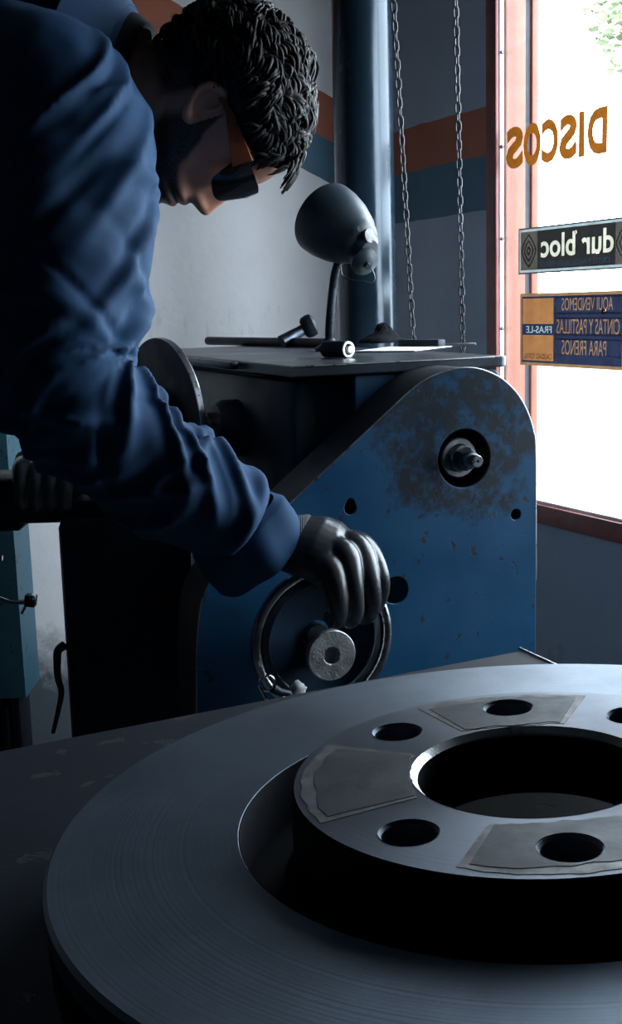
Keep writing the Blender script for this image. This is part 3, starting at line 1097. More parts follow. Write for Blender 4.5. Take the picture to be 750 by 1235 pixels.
# ring, clip and rag scrap hanging at the foot of the handwheel
kp = lambda x, y, d=.075: on(x, y, CP + NN * d, NN)
kr = thing('clip_ring', 'small steel ring with a clip hanging at the handwheel', 'ring', kp(322, 830))
cc = kp(322, 824)
MB().tube([cc + (AX * math.cos(2 * math.pi * i / 28) + Z * math.sin(2 * math.pi * i / 28)) * .0085 for i in range(28)], .0013, 8, closed=True).build('ring', MAT['chrome'], kr)
MB().tube([kp(312, 826), kp(318, 838), kp(323, 848), kp(327, 860)], .0018, 8).build('pin', MAT['chrome'], kr)
MB().tube([kp(329, 830), kp(338, 835), kp(348, 836), kp(352, 846)], lambda s: .0055 - .002 * s, 10).build('clip', MAT['black_iron'], kr)
rs_ = random.Random(3)
mbr = MB()
cpos = kp(358, 832, .072)
rings = []
for i in range(8):
    t = i / 7
    rr = .011 * math.sin(math.pi * (.12 + .8 * t))
    rings.append([cpos + Z * (t - .5) * .022 + (AX * math.cos(2 * math.pi * j / 14) + NN * .5 * math.sin(2 * math.pi * j / 14)) * rr * rs_.uniform(.6, 1.2) for j in range(14)])
mbr.loft(rings)
tag(mbr.build('rag_scrap', simple('pale_cloth', (0.30, 0.31, 0.31), .9, bump=.6), None, True, 80), 'crumpled pale rag scrap tucked under the handwheel hub', 'rag')

# ------------------------------------------------------------------ pipe, chains
pt, pbm = at(435, 0, 2.42), at(443.5, 408, 2.42)
dv = (pt - pbm) / (pt.z - pbm.z)
p_lo = pbm - dv * pbm.z
p_hi = pbm + dv * (H - pbm.z)
tag(MB().tube([p_lo, p_lo.lerp(p_hi, .33), p_lo.lerp(p_hi, .66), p_hi], .0578, 48).build('steel_pipe', MAT['pipe'], None, True, 50), 'thick dark blue steel pipe standing upright behind the lathe', 'pipe')


def chain(name, label, x0, y0, x1, y1, Y, pitch=.0166, wire=.0016):
    A, B = at(x0, y0, Y), at(x1, y1, Y)
    d = (A - B).normalized()
    top = A + d * ((H - A.z) / d.z)
    bot = B - d * .25
    root = thing(name, label, 'chain', bot, 'hoist chains')
    L = (top - bot).length
    x, y = frame(d)
    hl, hw = pitch / 2 + wire, pitch * .29
    pts = []
    for i in range(16):
        a = 2 * math.pi * i / 16
        c, s = math.cos(a), math.sin(a)
        pts.append((hw * c, (hl - hw) * (1 if s > 0.001 else (-1 if s < -0.001 else 0)) + hw * s))
    me = None
    ob0 = None
    n = int(L / pitch)
    rr = random.Random(len(label))
    for i in range(n):
        p = bot + d * (pitch * (i + .5))
        tw = (math.pi / 2 if i % 2 else 0) + rr.uniform(-.2, .2) + .35
        R = Matrix((x * math.cos(tw) + y * math.sin(tw), d, (x * math.cos(tw) + y * math.sin(tw)).cross(d))).transposed().to_4x4()
        R.translation = p - bot
        if me is None:
            ob0 = MB().tube([Vector((q[0], q[1], 0)) for q in pts], wire, 8, closed=True).build('link', MAT['chain'], None, True, 80)
            me = ob0.data
            o = ob0
        else:
            o = ob0.copy()
            COL.objects.link(o)
        o.parent = root
        o.matrix_local = R
    return root


chain('hoist_chain', 'steel link chain hanging right beside the blue pipe', 474.5, 0, 498, 405, 2.29)
chain('hoist_chain', 'steel link chain hanging between the pipe and the window frame', 549.5, 0, 558, 410, 2.30)

# ------------------------------------------------------------------ things on the lathe top
lamp = thing('work_lamp', 'dark bell-shaped work lamp on a gooseneck clamped to the lathe', 'lamp', onz(398, 410, ZP))
LY = 1.86
lc = at(404, 272, LY)
la = (at(378, 258, LY + .05) - at(436, 300, LY - .035)).normalized()
S = LY / F
prof = [(42 * S, 20 * S), (44 * S, 20 * S), (44 * S, 18 * S), (43.5 * S, 5 * S), (40 * S, -14 * S), (33 * S, -34 * S), (28 * S, -42 * S), (27 * S, -46 * S), (21 * S, -56 * S), (10 * S, -60 * S), (.0001, -61 * S), (.0001, -58 * S), (10 * S, -57 * S), (20 * S, -53 * S), (25 * S, -44 * S), (31 * S, -33 * S), (38 * S, -14 * S), (41.5 * S, 5 * S), (42 * S, 18 * S)]
shade = MB().lathe(prof, lc, la, 56, cap=False, closed=True).build('shade', MAT['lamp'], lamp, True, 50)
MB().lathe([(.0001, -68 * S), (12 * S, -67 * S), (17 * S, -62 * S), (18 * S, -52 * S), (.0001, -50 * S)], lc, la, 32).build('socket_cap', MAT['lamp'], lamp)
MB().lathe([(.0001, 1 * S), (3.2 * S, 1 * S), (3.2 * S, -1 * S), (.0001, -1 * S)], at(433, 276, LY - .073), (.35, -.93, .15), 16).build('vent_hole', MAT['rubber'], shade)
MB().lathe([(.0001, .0012), (.007, .0008), (.0105, 0), (.0105, -.004), (.0001, -.004)], at(446, 284, LY - .066), (.72, -.68, .1), 20).build('bare_patch', simple('bare_lamp_metal', (.20, .20, .19), .6, .2, var=.5, scale=120), shade)
bp = at(441, 318, LY - .065)
MB().lathe([(.0001, .004), (.008, .0035), (.013, .001), (.021, -.004), (.021, -.008), (.0001, -.009)], bp, (.30, -.80, -.5), 28).build('pivot_disc', MAT['lamp'], lamp)
MB().lathe([(.0001, .010), (.0045, .010), (.005, .004), (.0001, .003)], bp, (.30, -.80, -.5), 12).build('wing_nut', MAT['dark_steel'], lamp)
wl = [(444, 316), (447, 323), (451, 331), (451, 338), (446, 341), (438, 339), (428, 338), (418, 336), (412, 331), (411, 322)]
MB().tube([Vector(p) for p in catmull([tuple(at(x, y, LY - .055)) for x, y in wl], 40)], .0012, 6).build('hook_wire', MAT['dark_steel'], lamp)
gn = [(409, 312), (404, 330), (401, 350), (398.5, 375), (397, 395), (397, 411)]
gp = [Vector(p) for p in catmull([tuple(at(x, y, LY + .0 - .0)) for x, y in gn], 120)]
mbg = MB()
fr_ = frames(gp)
rings = []
for i, (p, (x, y, t)) in enumerate(zip(gp, fr_)):
    r = .0062 + (.0006 if i % 2 else -.0004)
    rings.append([p + (x * math.cos(2 * math.pi * j / 12) + y * math.sin(2 * math.pi * j / 12)) * r for j in range(12)])
mbg.loft(rings)
mbg.build('gooseneck', MAT['black_iron'], lamp, True, 80)
gb = onz(397, 409, ZP)
gfoot = Vector((gp[-1].x, gp[-1].y, ZP))
MB().lathe([(.0001, .0005), (.022, .0005), (.022, .006), (.012, .012), (.008, max(.014, gp[-1].z - ZP + .004)), (.0001, max(.014, gp[-1].z - ZP + .004))], gfoot, Z, 24).build('lamp_foot', MAT['black_iron'], lamp)

zr = ZP + .008
A_, B_ = onz(251, 411, zr), onz(402, 414, zr)
tag(MB().tube([A_, A_.lerp(B_, .5), B_], .0078, 16).build('steel_bar', MAT['black_iron'], None, True, 50), 'long round black bar lying along the lathe top edge', 'bar')
wr = thing('ratchet_wrench', 'black socket wrench with a round knobbed end on the lathe', 'wrench', onz(362, 412, ZP))
wy = A_.lerp(B_, .6).y - .02
q0, q1 = at(340, 413, wy - .02), at(368, 396, wy)
MB().tube([q0, q0.lerp(q1, .4), q0.lerp(q1, .75), q1], lambda s: .0125 - .004 * s if s < .5 else .0095, 18).build('shank', MAT['dark_steel'], wr)
ka = (q1 - q0).normalized()
MB().lathe([(.0001, -.010), (.014, -.010), (.0185, -.006), (.0200, .002), (.0190, .010), (.013, .014), (.0105, .012), (.0001, .006)], q1 + ka * .006, (ka + Vector((.2, -.35, 0))).normalized(), 32).build('knob', MAT['black_iron'], wr)
hx = thing('hex_socket', 'hexagon socket with a painted lit end lying on the lathe top plate', 'socket', onz(412, 429, ZP))
zs = ZP + .0115
s0, s1 = onz(392, 421, zs), onz(424, 421.5, zs)
sd = (s1 - s0).normalized()
s1 = s0 + sd * .045
MB().lathe([(.0001, 0), (.0095, 0), (.0112, .002), (.0112, .043), (.0105, .045), (.0080, .045), (.0080, .034), (.0001, .034)], s0, (sd + Vector((.35, -.35, 0))).normalized(), 28).build('socket_body', MAT['black_iron'], hx, True, 30)
sd2 = (sd + Vector((.35, -.35, 0))).normalized()
MB().lathe([(.0110, .0445), (.0105, .0465), (.0078, .0465), (.0078, .040)], s0, sd2, 28, cap=False).build('lit_rim', simple('lit_socket_rim', (0.75, 0.75, 0.73), .4, .3), hx, True, 30)  # near-white ring puts the window light on the socket end into colour
hexprof(s0 + sd2 * .036, sd2, .0052, 0, .014, 'drive_stub', MAT['steel'], hx)

# flat strips, paper and rag
def slab(name, p0, p1, w, h, mat, label, cat, z):
    a_, b_ = onz(*p0, z), onz(*p1, z)
    d = (b_ - a_).normalized()
    R = Matrix((d, Z.cross(d), Z)).transposed()
    c = (a_ + b_) / 2
    return tag(MB().box((c.x, c.y, ZP + h / 2 + .0006), ((b_ - a_).length, w, h), R, min(h, w) * .2).build(name, mat), label, cat)


slab('steel_strip', (484, 414.5), (533, 414.5), .02, .012, MAT['black_iron'], 'black flat bar with a bright cut end on the lathe', 'bar', ZP + .006)
q = onz(534.5, 414.6, ZP + .006)
slab('steel_rule', (530, 416.5), (574, 415.5), .016, .004, MAT['steel'], 'thin bright steel strip at the far end of the lathe', 'strip', ZP + .002)
# paper sheet
pc = [onz(x, y, ZP + .0012) for x, y in ((428, 424), (500, 423.5), (545, 418), (470, 418.5))]
mb = MB()
mb.add([p for p in pc] + [p + Z * .0008 for p in pc], [[0, 1, 2, 3], [7, 6, 5, 4], [0, 1, 5, 4], [1, 2, 6, 5], [2, 3, 7, 6], [3, 0, 4, 7]])
tag(mb.build('paper_sheet', MAT['paper'], None, False), 'white paper sheet lying flat on the lathe top plate', 'paper')
# crumpled rag
mb = MB()
rc = onz(458, 414, ZP)
rc.z = ZP
rings = []
rr = random.Random(5)
prof = [(.034, .0008), (.036, .006), (.028, .012), (.018, .018), (.014, .026), (.010, .031), (.004, .033)]
for k, (r, h) in enumerate(prof):
    rings.append([rc + Vector((math.cos(2 * math.pi * j / 26) * r * (1 + .22 * math.sin(3 * j * .24 + k) + rr.uniform(-.1, .1)) - .0 + (.008 if k > 2 else 0), math.sin(2 * math.pi * j / 26) * r * .7 * (1 + rr.uniform(-.12, .12)), h * (1 + rr.uniform(-.12, .12)))) for j in range(26)])
mb.loft(rings)
tag(mb.build('shop_rag', MAT['rag'], None, True, 80), 'crumpled black rag at the foot of the blue pipe', 'rag')

# ------------------------------------------------------------------ teal machine at the far left
cb_y = 2.36
tm = thing('drill_machine', 'teal machine cabinet with chrome levers behind the bent worker', 'machine', at(-60, 800, cb_y + .1).xy.to_3d())
e_top, e_bot = at(9, 545, cb_y), at(31, 838, cb_y)
x_l = at(-150, 700, cb_y).x
zt_, zb_ = at(0, 470, cb_y).z, at(20, 842, cb_y).z
et = e_top + (e_top - e_bot) * ((zt_ - e_top.z) / (e_top.z - e_bot.z))
mb = MB()
vv = []
for y in (cb_y, cb_y + .13):
    vv += [Vector((x_l, y, zb_)), Vector((e_bot.x, y, zb_)), Vector((et.x, y, zt_)), Vector((x_l, y, zt_))]
mb.add(vv, [[0, 1, 2, 3], [7, 6, 5, 4], [0, 1, 5, 4], [1, 2, 6, 5], [2, 3, 7, 6], [3, 0, 4, 7]])
mb.build('cabinet', MAT['teal'], tm, False)
for i, x in enumerate((-140, -80, -30, -6, 8, 22)):
    p = at(x, 870, cb_y + .02)
    MB().box((p.x, cb_y + .06, zb_ / 2), (.012, .09, zb_), None, .002).build('stand_bar', MAT['black_iron'], tm)
MB().box(((x_l + e_bot.x) / 2, cb_y + .065, .02), (e_bot.x - x_l, .11, .04), None, .004).build('stand_foot', MAT['black_iron'], tm)
ly = cb_y - .06
lv = MB().tube([Vector(p) for p in catmull([tuple(at(x, y, ly + .02 * (x < -20))) for x, y in ((-40, 700), (-15, 715), (0, 722), (12, 726), (30, 726))], 24)], .0052, 12).build('lever', MAT['chrome'], tm)
MB().box(at(37, 724, ly), (.022, .022, .024), Matrix.Rotation(.15, 3, 'Y'), .003).build('lever_block', MAT['black_iron'], lv)
MB().lathe([(.0001, .003), (.0055, .002), (.006, 0), (.006, -.02), (.0001, -.02)], at(39, 721, ly - .012), (.1, -1, 0), 16).build('lever_bolt', MAT['chrome'], lv)
MB().tube([at(30, 732, ly - .004), at(26, 740, ly - .004)], .003, 8).build('lever_pin', MAT['chrome'], lv)
MB().tube([at(-20, 668, ly), at(0, 673, ly), at(3, 673, ly)], .0055, 12).build('short_lever', MAT['chrome'], tm)
MB().tube([at(-40, 700, ly + .02), at(-40, 700, cb_y + .02)], .012, 12).build('lever_hub', MAT['dark_steel'], tm)
# ------------------------------------------------------------------ the worker
person = thing('person', 'person in dark blue overalls bent over the lathe handwheel', 'person', (-.78, 1.45, 0))


def cloth_mat(name, c, rough=.8):
    t = NT(name)
    n1 = t.noise(7, 5)
    col = t.ramp(n1, [(.3, tuple(x * .8 for x in c)), (.7, tuple(x * 1.18 for x in c))])
    t.set(Base_Color=col, Roughness=rough, Specular_IOR_Level=.25)
    w1 = t.n('ShaderNodeTexWave', wave_type='BANDS', bands_direction='DIAGONAL')
    w1.inputs['Scale'].default_value = 420
    t.link(t.coord(), w1.inputs[0])
    t.bump(t.math('ADD', t.math('MULTIPLY', w1.outputs['Fac'], .25), t.noise(60, 4)), .25, .0012)
    return t.m


M_COAT = cloth_mat('overall_cloth', (0.010, 0.043, 0.105))
M_TROUSER = cloth_mat('trouser_cloth', (0.012, 0.016, 0.025))


def skin_mat():
    t = NT('skin')
    at_ = t.n('ShaderNodeAttribute', attribute_name='tint')
    sep = t.n('ShaderNodeSeparateColor')
    t.link(at_.outputs['Color'], sep.inputs[0])
    n1 = t.noise(40, 4)
    base = t.ramp(n1, [(.3, (.60, .26, .165)), (.7, (.70, .33, .215))])
    lip = t.mix(sep.outputs[1], base, (.30, .10, .085))
    hairn = t.noise(420, 3, .7)
    bm_ = t.math('MULTIPLY', sep.outputs[0], t.ramp(hairn, [(.25, (.75, .75, .75)), (.6, (1, 1, 1))]))
    col = t.mix(bm_, lip, (.016, .011, .010))
    t.set(Base_Color=col, Roughness=.48)
    t.b.inputs['Subsurface Weight'].default_value = .2
    t.b.inputs['Subsurface Radius'].default_value = (.008, .003, .0015)
    t.bump(t.noise(300, 4), .2, .0006)
    return t.m


# head frame (metres, origin at the ear)
TH_ = math.radians(15)
HU = Vector((math.cos(TH_), 0, math.sin(TH_)))
HF = Vector((math.sin(TH_), 0, -math.cos(TH_)))
HS = Vector((0, -1, 0))                       # toward his right ear
YAW = math.radians(-7)
HF, HS = (HF * math.cos(YAW) + HS * math.sin(YAW)).normalized(), (HS * math.cos(YAW) - HF * math.sin(YAW)).normalized()
HC = at(248, 135, 1.43)
HSC = .955


def hd(f, u, s):
    """head coordinates in cm"""
    return HC + (HF * f + HU * u + HS * s) * .01 * HSC


front = [(-11.0, 6.2), (-10.7, 7.6), (-10.0, 8.5), (-9.2, 8.7), (-8.4, 8.45), (-7.8, 8.8), (-7.2, 9.35), (-6.75, 9.3), (-6.45, 8.85), (-6.1, 9.45), (-5.5, 9.65), (-4.8, 9.2), (-4.2, 9.05), (-3.4, 9.1), (-2.0, 8.9), (-.5, 8.7), (1.0, 8.6), (2.0, 9.0), (2.9, 9.7), (4.0, 9.75), (5.5, 9.45), (7.0, 8.6), (8.5, 7.2), (9.8, 5.4), (10.8, 3.2), (11.4, .8), (11.55, -1.5)]
nose = [(-5.0, 0), (-4.7, .6), (-4.4, 1.6), (-4.0, 2.3), (-3.4, 2.45), (-2.7, 2.3), (-2.0, 2.05), (-1.0, 1.9), (0, 1.45), (1.0, .95), (1.8, .5), (2.6, .1), (3.2, 0)]
back = [(-11.0, 4.5), (-10.5, 3.2), (-9.5, 1.6), (-8.0, .2), (-6.5, -.8), (-5.5, -2.5), (-4.5, -5.2), (-3.0, -7.6), (-1, -8.9), (1, -9.6), (3, -9.9), (5, -9.7), (7, -8.9), (9, -7.2), (10.4, -5.0), (11.3, -2.9), (11.55, -1.7)]
width = [(-11.0, .7), (-10.6, 2.0), (-9.8, 3.2), (-8.5, 4.4), (-7, 5.3), (-5, 6.1), (-3, 6.5), (-1, 6.8), (1, 7.0), (3, 7.3), (5, 7.5), (7, 7.2), (9, 5.9), (10.3, 4.2), (11.2, 2.2), (11.55, .3)]


def itp(tab, x):
    t = np.array(tab)
    return float(np.interp(x, t[:, 0], t[:, 1]))


def smoothed(tab, w=.25):
    return lambda x: (itp(tab, x) * 2 + itp(tab, x - w) + itp(tab, x + w)) / 4


ff, nf, bf, wf = smoothed(front, .15), smoothed(nose, .2), smoothed(back, .5), smoothed(width, .4)


def head_surface(u, phi, grow=0.0):
    fr_, bk, w_ = ff(u), bf(u), wf(u)
    fc = (fr_ + bk) / 2 + .6
    c, s = math.cos(phi), math.sin(phi)
    ex = .78 if c > 0 else .95
    x = (abs(c) ** ex) * (1 if c > 0 else -1)
    f_ = fc + (fr_ - fc if c > 0 else fc - bk) * x
    s_ = w_ * (abs(s) ** .92) * (1 if s > 0 else -1)
    if c > 0:
        # nose
        nw = 1.25 + .65 * math.exp(-((u + 3.9) / .7) ** 2)
        f_ += nf(u) * math.exp(-(abs(s_) / nw) ** 2.2)
        # eye sockets, cheek bones
        f_ -= .75 * math.exp(-((abs(s_) - 3.1) / 1.2) ** 2 - ((u - 1.0) / 1.0) ** 2)
        f_ += .35 * math.exp(-((abs(s_) - 4.6) / 1.5) ** 2 - ((u + 1.6) / 1.4) ** 2)
        f_ += .4 * math.exp(-((abs(s_) - 2.7) / 1.8) ** 2 - ((u - 2.7) / .6) ** 2)
        # mouth line fades to the corners
        if -8 < u < -5:
            f_ -= .35 * (1 - math.exp(-(s_ / 2.3) ** 4)) * math.exp(-((u + 6.4) / .8) ** 2)
    return f_, u, s_


mb = MB()
us = np.concatenate([np.linspace(-11.0, -3, 70), np.linspace(-2.85, 4, 44)[0:], np.linspace(4.2, 11.5, 36)])
NP = 144
rings = []
for u in us:
    rings.append([hd(*head_surface(u, 2 * math.pi * j / NP)) for j in range(NP)])
mb.loft(rings)
# neck: from under the skull back into the collar
neck = [(-1.5, -1.5, 5.8), (-3.4, -4.8, 5.8), (-3.8, -8.5, 5.8), (-3.6, -12.5, 6.0), (-3.2, -17, 6.6)]
nk = catmull([(f, u, r) for f, u, r in neck], 24)
npth = [hd(p[0], p[1], 0) for p in nk]
frn = frames(npth)
rings = []
for p, q, (x, y, t) in zip(npth, nk, frn):
    rings.append([p + (HS * math.cos(2 * math.pi * j / 40) * .95 + t.cross(HS).normalized() * math.sin(2 * math.pi * j / 40)) * q[2] * .01 for j in range(40)])
mb.loft(rings)


# ears: a dished plate, a rolled rim and a lobe
def ear(side):
    tilt = math.radians(-16)

    def e(x, y, o):                            # x forward, y up in ear plane, o outward
        cx, cy = x * math.cos(tilt) - y * math.sin(tilt) * -1 * -1, 0
        f_ = x * math.cos(tilt) + y * math.sin(tilt)
        u_ = -x * math.sin(tilt) + y * math.cos(tilt)
        flare = .38 * (-x) if x < 1.2 else 0
        return hd(-.6 + f_ * .80, .35 + u_ * .80, side * (6.95 + o + flare * .8))
    rim = [(1.15, -.2), (1.5, .55), (1.75, 1.5), (1.35, 2.5), (.3, 3.15), (-.9, 3.0), (-1.75, 2.1), (-1.95, .8), (-1.6, -.6), (-1.0, -1.8), (-.35, -2.75), (.35, -3.1), (.95, -2.6), (1.1, -1.6)]
    pc_ = catmull(rim, 60)
    mb.tube([e(x, y, .55) for x, y in pc_], lambda s: .0032 if s < .68 else .0032 + .0022 * math.sin((s - .68) / .32 * math.pi), 10)
    inner = [(.1, 1.9), (-.75, 1.5), (-1.0, .5), (-.75, -.6), (-.1, -1.35), (.6, -1.4)]
    mb.tube([e(x, y, .42) for x, y in catmull(inner, 30)], .0024, 8)
    # plate
    cen = e(-.1, .1, 0)
    rr_ = []
    for k, o_ in ((1.0, .45), (.88, .0), (.6, -.2), (.25, -.35)):
        rr_.append([e(-.1 + (x + .1) * k, .1 + (y - .1) * k, o_) for x, y in pc_])
    for k, o_ in ((.25, -1.3), (.8, -1.2), (.98, .15)):
        rr_.append([e(-.1 + (x + .1) * k, .1 + (y - .1) * k, o_) for x, y in pc_])
    mb.loft(rr_, cap=True)
    mb.tube([e(-.2, .9, -.2), e(.1, 1.7, -.1), e(.3, 2.5, .1)], .0042, 8)
    # tragus
    mb.tube([e(1.15, -.9, .1), e(.85, -.5, .45), e(1.0, .0, .2)], .0038, 8)


ear(1)
ear(-1)
hm = remesh(mb, .0018, 2)
# beard and lips as colour of the skin itself
tint = hm.color_attributes.new('tint', 'FLOAT_COLOR', 'POINT')
cols = np.zeros((len(hm.vertices), 4))
cols[:, 3] = 1


def sst(a, b, x):
    t = max(0, min(1, (x - a) / (b - a)))
    return t * t * (3 - 2 * t)


for i, v in enumerate(hm.vertices):
    d = (v.co - HC) / (.01 * HSC)
    f_, u_, s_ = d.dot(HF), d.dot(HU), d.dot(HS)
    nz = noise.noise(v.co * 55) * .7
    a_ = abs(s_)
    # upper edge of the beard runs from the sideburn down to the mouth corner
    edge = np.interp(f_, [-1, 1.0, 2.6, 5.0, 7.0, 8.2, 12], [3.0, 2.5, -1.2, -4.2, -5.2, -5.6, -6])
    b_ = sst(.5, -.6, u_ - edge + nz) * sst(-1.6, .3, f_ + nz * .5) * sst(-12.5, -10.6, u_)
    # moustache and bare lip
    mus = math.exp(-((u_ + 5.0) / .5) ** 2) * sst(3.6, 2.6, a_) * sst(7.5, 8.3, f_)
    lip = math.exp(-((u_ + 6.5) / .75) ** 4) * sst(2.7, 2.0, a_) * sst(7.5, 8.4, f_)
    b_ = max(b_ * (1 - lip), mus * .9)
    if a_ > 6.7 and f_ < 1.1 and u_ > -3.2:
        b_ = 0
    # short clipped hair shading behind the ear and on the nape
    if f_ < -2.2:
        nape = sst(-6.5, -2.5, u_ + nz * 1.5 - .25 * (f_ + 5))
        b_ = max(b_, nape * sst(-2.0, -3.2, f_) * (0 if (a_ > 6.9 and f_ > -3.6) else 1))
    cols[i, 0] = min(1, b_)
    cols[i, 1] = lip
tint.data.foreach_set('color', cols.ravel())
mesh_obj('body', hm, skin_mat(), person)


# hair: clipped cap plus curls
def hair_edge(phi):
    """lower hairline height u for an angle round the head (0 front)"""
    a = abs((phi + math.pi) % (2 * math.pi) - math.pi)
    return float(np.interp(a, [0, .45, .8, 1.15, 1.5, 1.8, 2.2, 2.7, 3.15], [7.2, 6.6, 5.2, 3.6, 2.6, 2.9, -1.2, -4.3, -5.4]))


def hair_thick(u, phi):
    a = abs((phi + math.pi) % (2 * math.pi) - math.pi)
    e = hair_edge(phi)
    t = sst(e - .3, e + 4.2, u)
    top = float(np.interp(u, [-5, 0, 4, 7, 9, 11.5], [.25, .45, .8, 1.3, 1.5, 1.5]))
    return .12 + t * top * (1.15 if a < 1 else 1.0) + t * .9 * sst(1.7, 2.5, a)


mbh = MB()
rings = []
NPH = 120
for k in range(46):
    t = k / 45
    ring = []
    for j in range(NPH):
        phi = 2 * math.pi * j / NPH
        e = hair_edge(phi)
        u = e + (11.5 - e) * (1 - (1 - t) ** 1.4)
        f_, u_, s_ = head_surface(u, phi)
        p = Vector((f_, u_, s_))
        nrm = Vector((p.x + .5, (p.y - 2.5) * .9, p.z)).normalized()
        th = hair_thick(u, phi) * (.78 + .5 * noise.noise(p * .9) + .35 * noise.noise(p * 2.3)) * (0 if k == 0 else 1)
        p = p + nrm * max(.05, th)
        ring.append(hd(p.x, p.y, p.z))
    rings.append(ring)
mbh.loft(rings, cap=False)
# close the crown
n0 = len(rings) - 1
mbh.f.append([n0 * NPH + j for j in range(NPH)])
rh = random.Random(11)
for i in range(2400):
    phi = rh.uniform(-math.pi, math.pi)
    e = hair_edge(phi)
    u = e + (11.4 - e) * rh.random() ** .8
    if u < 1.0 and rh.random() < .7:
        continue
    f_, u_, s_ = head_surface(u, phi)
    p = Vector((f_, u_, s_))
    nrm = Vector((p.x + .5, (p.y - 2.5) * .9, p.z)).normalized()
    th = hair_thick(u, phi)
    if th < .30:
        continue
    base = p + nrm * th * .45
    q_ = p * .32
    g_ = Vector((.9 + noise.noise(q_) * 1.2, .1 + noise.noise(q_ + Vector((9, 0, 0))) * 1.5, noise.noise(q_ + Vector((0, 9, 0))) * 1.6)) + Vector((rh.gauss(0, .25), rh.gauss(0, .25), rh.gauss(0, .25)))
    tang = (g_ - nrm * g_.dot(nrm)).normalized()
    bi = nrm.cross(tang)
    L = rh.uniform(1.8, 3.4)
    ph0 = noise.noise(p * .6 + Vector((0, 0, 5))) * 6
    tw = rh.uniform(2.5, 4.2)
    cr_ = rh.uniform(.15, .38)
    path = []
    for q in range(9):
        t = q / 8
        lift = th * .55 * math.sin(math.pi * min(1, t * .9 + .1)) + .05
        pp = base + tang * L * t + nrm * lift + (bi * math.cos(ph0 + tw * t) * 1.3 + nrm * math.sin(ph0 + tw * t) * .8) * cr_ - nrm * .012 * (L * t) ** 2 * 3
        path.append(hd(pp.x, pp.y, pp.z))
    wd_ = rh.uniform(.0020, .0034)
    mbh.tube(path, lambda s: wd_ * (1 - .75 * s * s), 5)
# loose fringe over the forehead
for i in range(70):
    phi = rh.uniform(-.75, .75)
    f_, u_, s_ = head_surface(rh.uniform(7.0, 9.0), phi)
    p = Vector((f_, u_, s_)) + Vector((1.0, .9, 0))
    tw = rh.uniform(-4, 4)
    L = rh.uniform(1.4, 2.6)
    path = []
    for q in range(8):
        t = q / 7
        pp = p + Vector((L * t * .9, -.7 * t * t * L, .3 * math.sin(tw * t))) + Vector((0, .3 * math.cos(tw * t), .3 * math.sin(tw * t)))
        path.append(hd(pp.x, pp.y, pp.z))
    mbh.tube(path, lambda s: .0026 * (1 - .7 * s), 5)
th_ = NT('dark_hair')
th_.set(Base_Color=th_.ramp(th_.noise(90, 3), [(.3, (.008, .006, .006)), (.7, (.024, .019, .017))]), Roughness=.58, Specular_IOR_Level=.3)
th_.bump(th_.noise(500, 3), .5, .001)
mbh.build('hair', th_.m, person, True, 80)

# safety glasses: dark wrap lenses, brown temples
gl_ = bpy.data.objects.new('safety_glasses', None)
COL.objects.link(gl_)
gl_.location = hd(9, 1.5, 0)
gl_.parent = person
gl_.matrix_parent_inverse = parent_world(person).inverted()
m_lens = simple('dark_lens', (0.010, 0.011, 0.013), .10, 0, bump=0)
m_temple = simple('amber_temple', (0.33, 0.085, 0.030), .38, 0, var=.2)
for sd_ in (1, -1):
    rings = []
    for i in range(15):
        t = i / 14
        ang = .12 + t * 1.20                      # from nose bridge round to the temple
        s_ = sd_ * (1.0 + 6.6 * math.sin(ang) / math.sin(1.32) - .75)
        f0 = 10.9 - 4.3 * (1 - math.cos(ang)) / (1 - math.cos(1.32))
        top = 3.25 + .25 * math.sin(t * 3)
        bot = [-.2, -1.5][0] * (1 - t) + -.2 * t - 1.4 * math.sin(math.pi * min(1, t * 1.05)) ** .7
        bot = bot - .25 + 2.4 * sst(.75, 1.0, t)
        ring = []
        for (uu, df) in ((top, -.15), (top * .6 + bot * .4, .05), (bot, -.35), (bot, -.60), (top * .6 + bot * .4, -.20), (top, -.40)):
            ring.append(hd(f0 + df, uu, s_))
        rings.append(ring)
    MB().loft(rings).build('lens', m_lens, gl_, True, 60)
    rings = []
    for i in range(14):
        t = i / 13
        f_ = 6.9 - 7.6 * t
        uc = 2.6 + .25 * t - (.0 if t < .8 else (t - .8) * 3)
        h_ = 1.05 * (1 - t) ** 1.0 + .22
        s_ = sd_ * (7.45 + .25 * math.sin(t * math.pi) + .1)
        ring = [hd(f_, uc + h_, s_), hd(f_, uc + h_ * .9, s_ + sd_ * .22), hd(f_, uc - h_ * .9, s_ + sd_ * .22), hd(f_, uc - h_, s_), hd(f_, uc - h_ * .9, s_ - sd_ * .12), hd(f_, uc + h_ * .9, s_ - sd_ * .12)]
        rings.append(ring)
    MB().loft(rings).build('temple', m_temple, gl_, True, 50)

# ------------------------------------------------------------------ overalls
mb = MB()
rng = random.Random(21)


def folds_for(n_, seed, tr=(0, 1), amp=(.004, .009), w=(.012, .03)):
    r_ = random.Random(seed)
    return [(r_.uniform(*tr), r_.uniform(0, 2 * math.pi), r_.uniform(-.10, .10), r_.uniform(*w), r_.uniform(.7, 1.5), r_.uniform(*amp) * r_.choice((1, 1, -1))) for _ in range(n_)]


